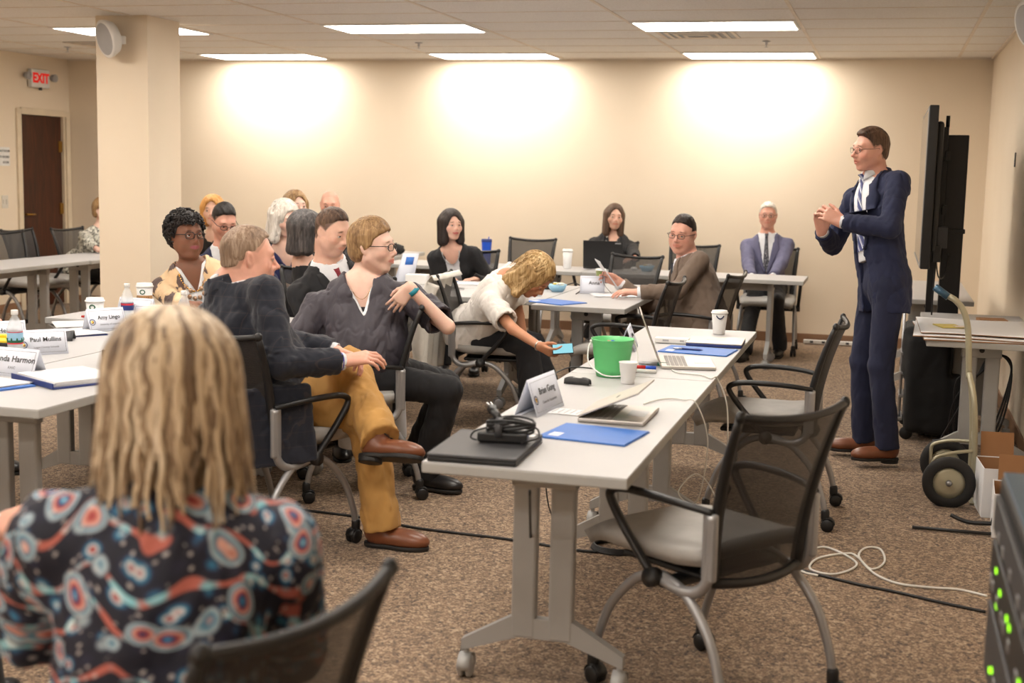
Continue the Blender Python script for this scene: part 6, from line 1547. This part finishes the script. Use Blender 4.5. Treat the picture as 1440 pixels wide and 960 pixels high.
# cable knot under the right table
o = empty('power_brick', (.42, 7.95, .036), .3, 'dark adapter and cable tangle under the right table', 'adapter'); MB().box((0, 0, 0), (.2, .10, .07), .01).build('brick', 'dgrey', o)
m = MB(); rn = random.Random(2)
for k in range(3): m.tube(spline([(-.1+.05*k, -.05, .02), (-.05, -.15, .2+.1*k), (.05, -.2, .45), (.15, -.15-.05*k, .57), (.20, -.3, .5), (.12, -.4+.04*k, .2), (.02, -.3, -.06), (-.1, -.2, -.09)], 8), .006, 6)
m.build('cables', 'cable', o)
# equipment rack at the right picture edge
o = empty('equipment_rack', (.535, 2.52, 0), 0, 'black equipment rack with green lights at the right picture edge', 'equipment rack')
W, D, H_ = .52, 1.18, .915
MB().box((0, 0, H_/2+.03), (W, D, H_-.06), .012).build('cabinet', 'black', o); MB().box((0.0, 0, H_+.003), (W-.01, D-.01, .008), .003).build('top_panel', 'rackblue', o)
MB().box((0, 0, .018), (W-.06, D-.06, .03), .006).build('plinth', 'dgrey', o)
for i, (z, hh, mt) in enumerate(((.84, .08, 'dgrey'), (.72, .12, 'black'), (.56, .16, 'dgrey'), (.36, .14, 'black'))):
    u = MB().box((-W/2-.006, 0, z), (.014, D-.10, hh), .004).build('device_panel', mt, o)
    rn = random.Random(i+3)
    for j in range(18):
        y = D/2-.10-.055*j
        if rn.random() < .8 and 0 < i < 3 and 1 < j < 13: MB().box((-W/2-.0145, y, z+rn.choice([-.03, -.01, .015, .03])), (.003, .020, .011), .001).build('indicator_light', 'led', u)
        if rn.random() < .35: MB().box((-W/2-.014, y, z-.02), (.003, .03, .022), .001).build('connector', 'steel', u)
m = MB()
for k in range(6): m.tube(spline([(-W/2-.015, .42-.04*k, .30), (-W/2-.05, .40-.03*k, .22), (-W/2-.045, .38-.05*k, .14), (-W/2-.02, .40-.02*k, .06)], 6), .007, 6)
m.build('patch_cables', 'steel', o)
# black clamp stand piece on the floor
o = empty('microphone_stand', (.34, 6.10, .012), R(-4), 'black folded microphone stand lying on the carpet near the hand truck', 'microphone stand'); MB().tube([(-.16, -.02, 0), (.30, .02, 0)], .008, 8).build('boom', 'black', o); MB().tube(spline([(.0, .08, .05), (.08, .06, .03), (.2, .05, .04), (.30, .02, .06)], 5), .010, 8).ell((.22, .04, .05), (.05, .03, .04), 8).build('clutch', 'black', o)
# cables on the floor
def cable(pts, r, mt, lab, name='cable', n=8, cat='cable'):
    q = [Vector((*at(*p_[:2], p_[2] if len(p_) > 2 else r)[:2], p_[2] if len(p_) > 2 else r)) for p_ in pts]; b0 = q[0].copy(); b0.z = 0
    return thing(MB().tube([v-b0 for v in spline(q, n)], r, 7), name, lab, cat, b0, 0, M[mt])
cable([(420, 716), (470, 722), (520, 729), (580, 741), (640, 749), (700, 756), (760, 765), (800, 772), (840, 776)], .006, 'cable', 'long black cable crossing the carpet under the nearest table')
q = [(-1.02+.11*math.cos(a)*(1-.03*k), 5.32+.10*math.sin(a)*(1-.04*k), .006+.005*k) for k in range(4) for a in [i*2*PI/18 for i in range(18)]]
b0 = Vector((-1.02, 5.32, 0)); thing(MB().tube([Vector(v)-b0 for v in q], .0055, 7), 'cable_coil', 'coil of black cable on the carpet beneath the tables', 'cable', b0, 0, M['cable'])
cable([(1120, 800), (1160, 810), (1210, 822), (1260, 832), (1320, 846), (1386, 860)], .006, 'cable', 'black cable on the carpet right of the nearest chair')
cable([(1150, 809), (1125, 800), (1140, 775), (1165, 770), (1205, 792), (1175, 807), (1140, 800), (1150, 785), (1190, 778), (1205, 782), (1225, 800), (1244, 790), (1238, 772), (1218, 770), (1208, 782), (1228, 805), (1262, 820), (1310, 826), (1350, 829), (1388, 838)], .005, 'wcable', 'looped white cable on the carpet right of the nearest chair')
cable([(745, 690, .70), (746, 760, .45), (747, 800, .28), (735, 860, .006), (690, 880), (655, 900), (648, 915)], .004, 'cable', 'thin black cord hanging from the nearest table to the floor')
def P3(lst): return [Vector(P(*v)) for v in lst]
def hang(lst, r, mt, lab):
    q = P3(lst); b0 = q[0].copy(); return thing(MB().tube([v-b0 for v in spline(q, 8)], r, 6), 'cable', lab, 'cable', b0, 0, M[mt])
T_ = TT+.004
def tw(x, y): v = at(x, y, T_); return Vector(v)
q = [tw(905, 568), tw(925, 562), tw(945, 560), tw(962, 562)]+[Vector(v) for v in ((-.645, 4.80, .735), (-.60, 4.82, .60), (-.62, 4.85, .40), (-.66, 4.9, .33), (-.72, 4.95, .36), (-.66, 5.02, .42), (-.58, 4.98, .34), (-.55, 4.9, .18), (-.60, 4.8, .02), (-.62, 4.7, .006))]
thing(MB().tube([v-q[0] for v in spline(q, 8)], .0026, 6), 'cable', 'thin white cord falling off the right edge of the nearest table', 'cable', q[0], 0, M['wcable'])
q = [tw(945, 520), tw(955, 524), tw(985, 527), tw(1000, 532)]+[Vector(v) for v in ((-.645, 5.42, .735), (-.60, 5.42, .62), (-.59, 5.40, .40), (-.60, 5.36, .2), (-.63, 5.3, .02), (-.70, 5.2, .006), (-.80, 5.2, .006))]
thing(MB().tube([v-q[0] for v in spline(q, 8)], .0034, 6), 'cable', 'white laptop charger cord running off the second table', 'cable', q[0], 0, M['wcable'])
q = [tw(834, 518), tw(810, 516), tw(790, 520)]+[Vector(v) for v in ((-1.27, 5.12, .73), (-1.29, 5.10, .5), (-1.28, 5.15, .2), (-1.2, 5.25, .006))]
thing(MB().tube([v-q[0] for v in spline(q, 8)], .003, 6), 'cable', 'thin black cord running behind the green bucket to the table edge', 'cable', q[0], 0, M['cable'])
o = empty('power_strip', (-.34, 12.72, 0), 0, 'long white power strip on the floor against the back wall', 'power strip'); MB().box((0, 0, .025), (.75, .05, .035), .005).build('strip', 'white', o); k = MB()
for i in range(6): k.box((-.30+.11*i, -.026, .026), (.03, .002, .02), 0)
k.build('outlets', 'dgrey', o)
o = empty('handbag', (-3.12, 5.05, 0), .3, 'dark red bag on the floor under the left tables', 'bag'); S = Sdf(); S.ell((0, 0, .14), (.17, .11, .13)); S.box((0, 0, .08), (.15, .09, .08), k=.05, rd=.04); S.fun(fold(.008, 35, 4), V3(-1, -1, -1), V3(1, 1, 1), 0, 'd'); S.fun(lambda q: -q[..., 2]+.004, V3(-1, -1, -1), V3(1, 1, 1), .004)
sdf_obj('bag_body', S, .009, 'maroon', o, (0, 0, 0)); MB().tube(spline([(-.1, 0, .22), (-.06, 0, .33), (.06, 0, .33), (.1, 0, .22)], 6), .008, 6).build('strap', 'maroon', o)
chair(-3.50, 3.35, 75, 'empty mesh chair at the left picture edge under the nearest left table')
o = empty('wall_mark', (X1-.004, 9.9, 1.72), 0, 'small dark wall fitting high on the right wall', 'wall fitting'); MB().box((0, 0, 0), (.006, .05, .10), .002).build('plate', 'dgrey', o)
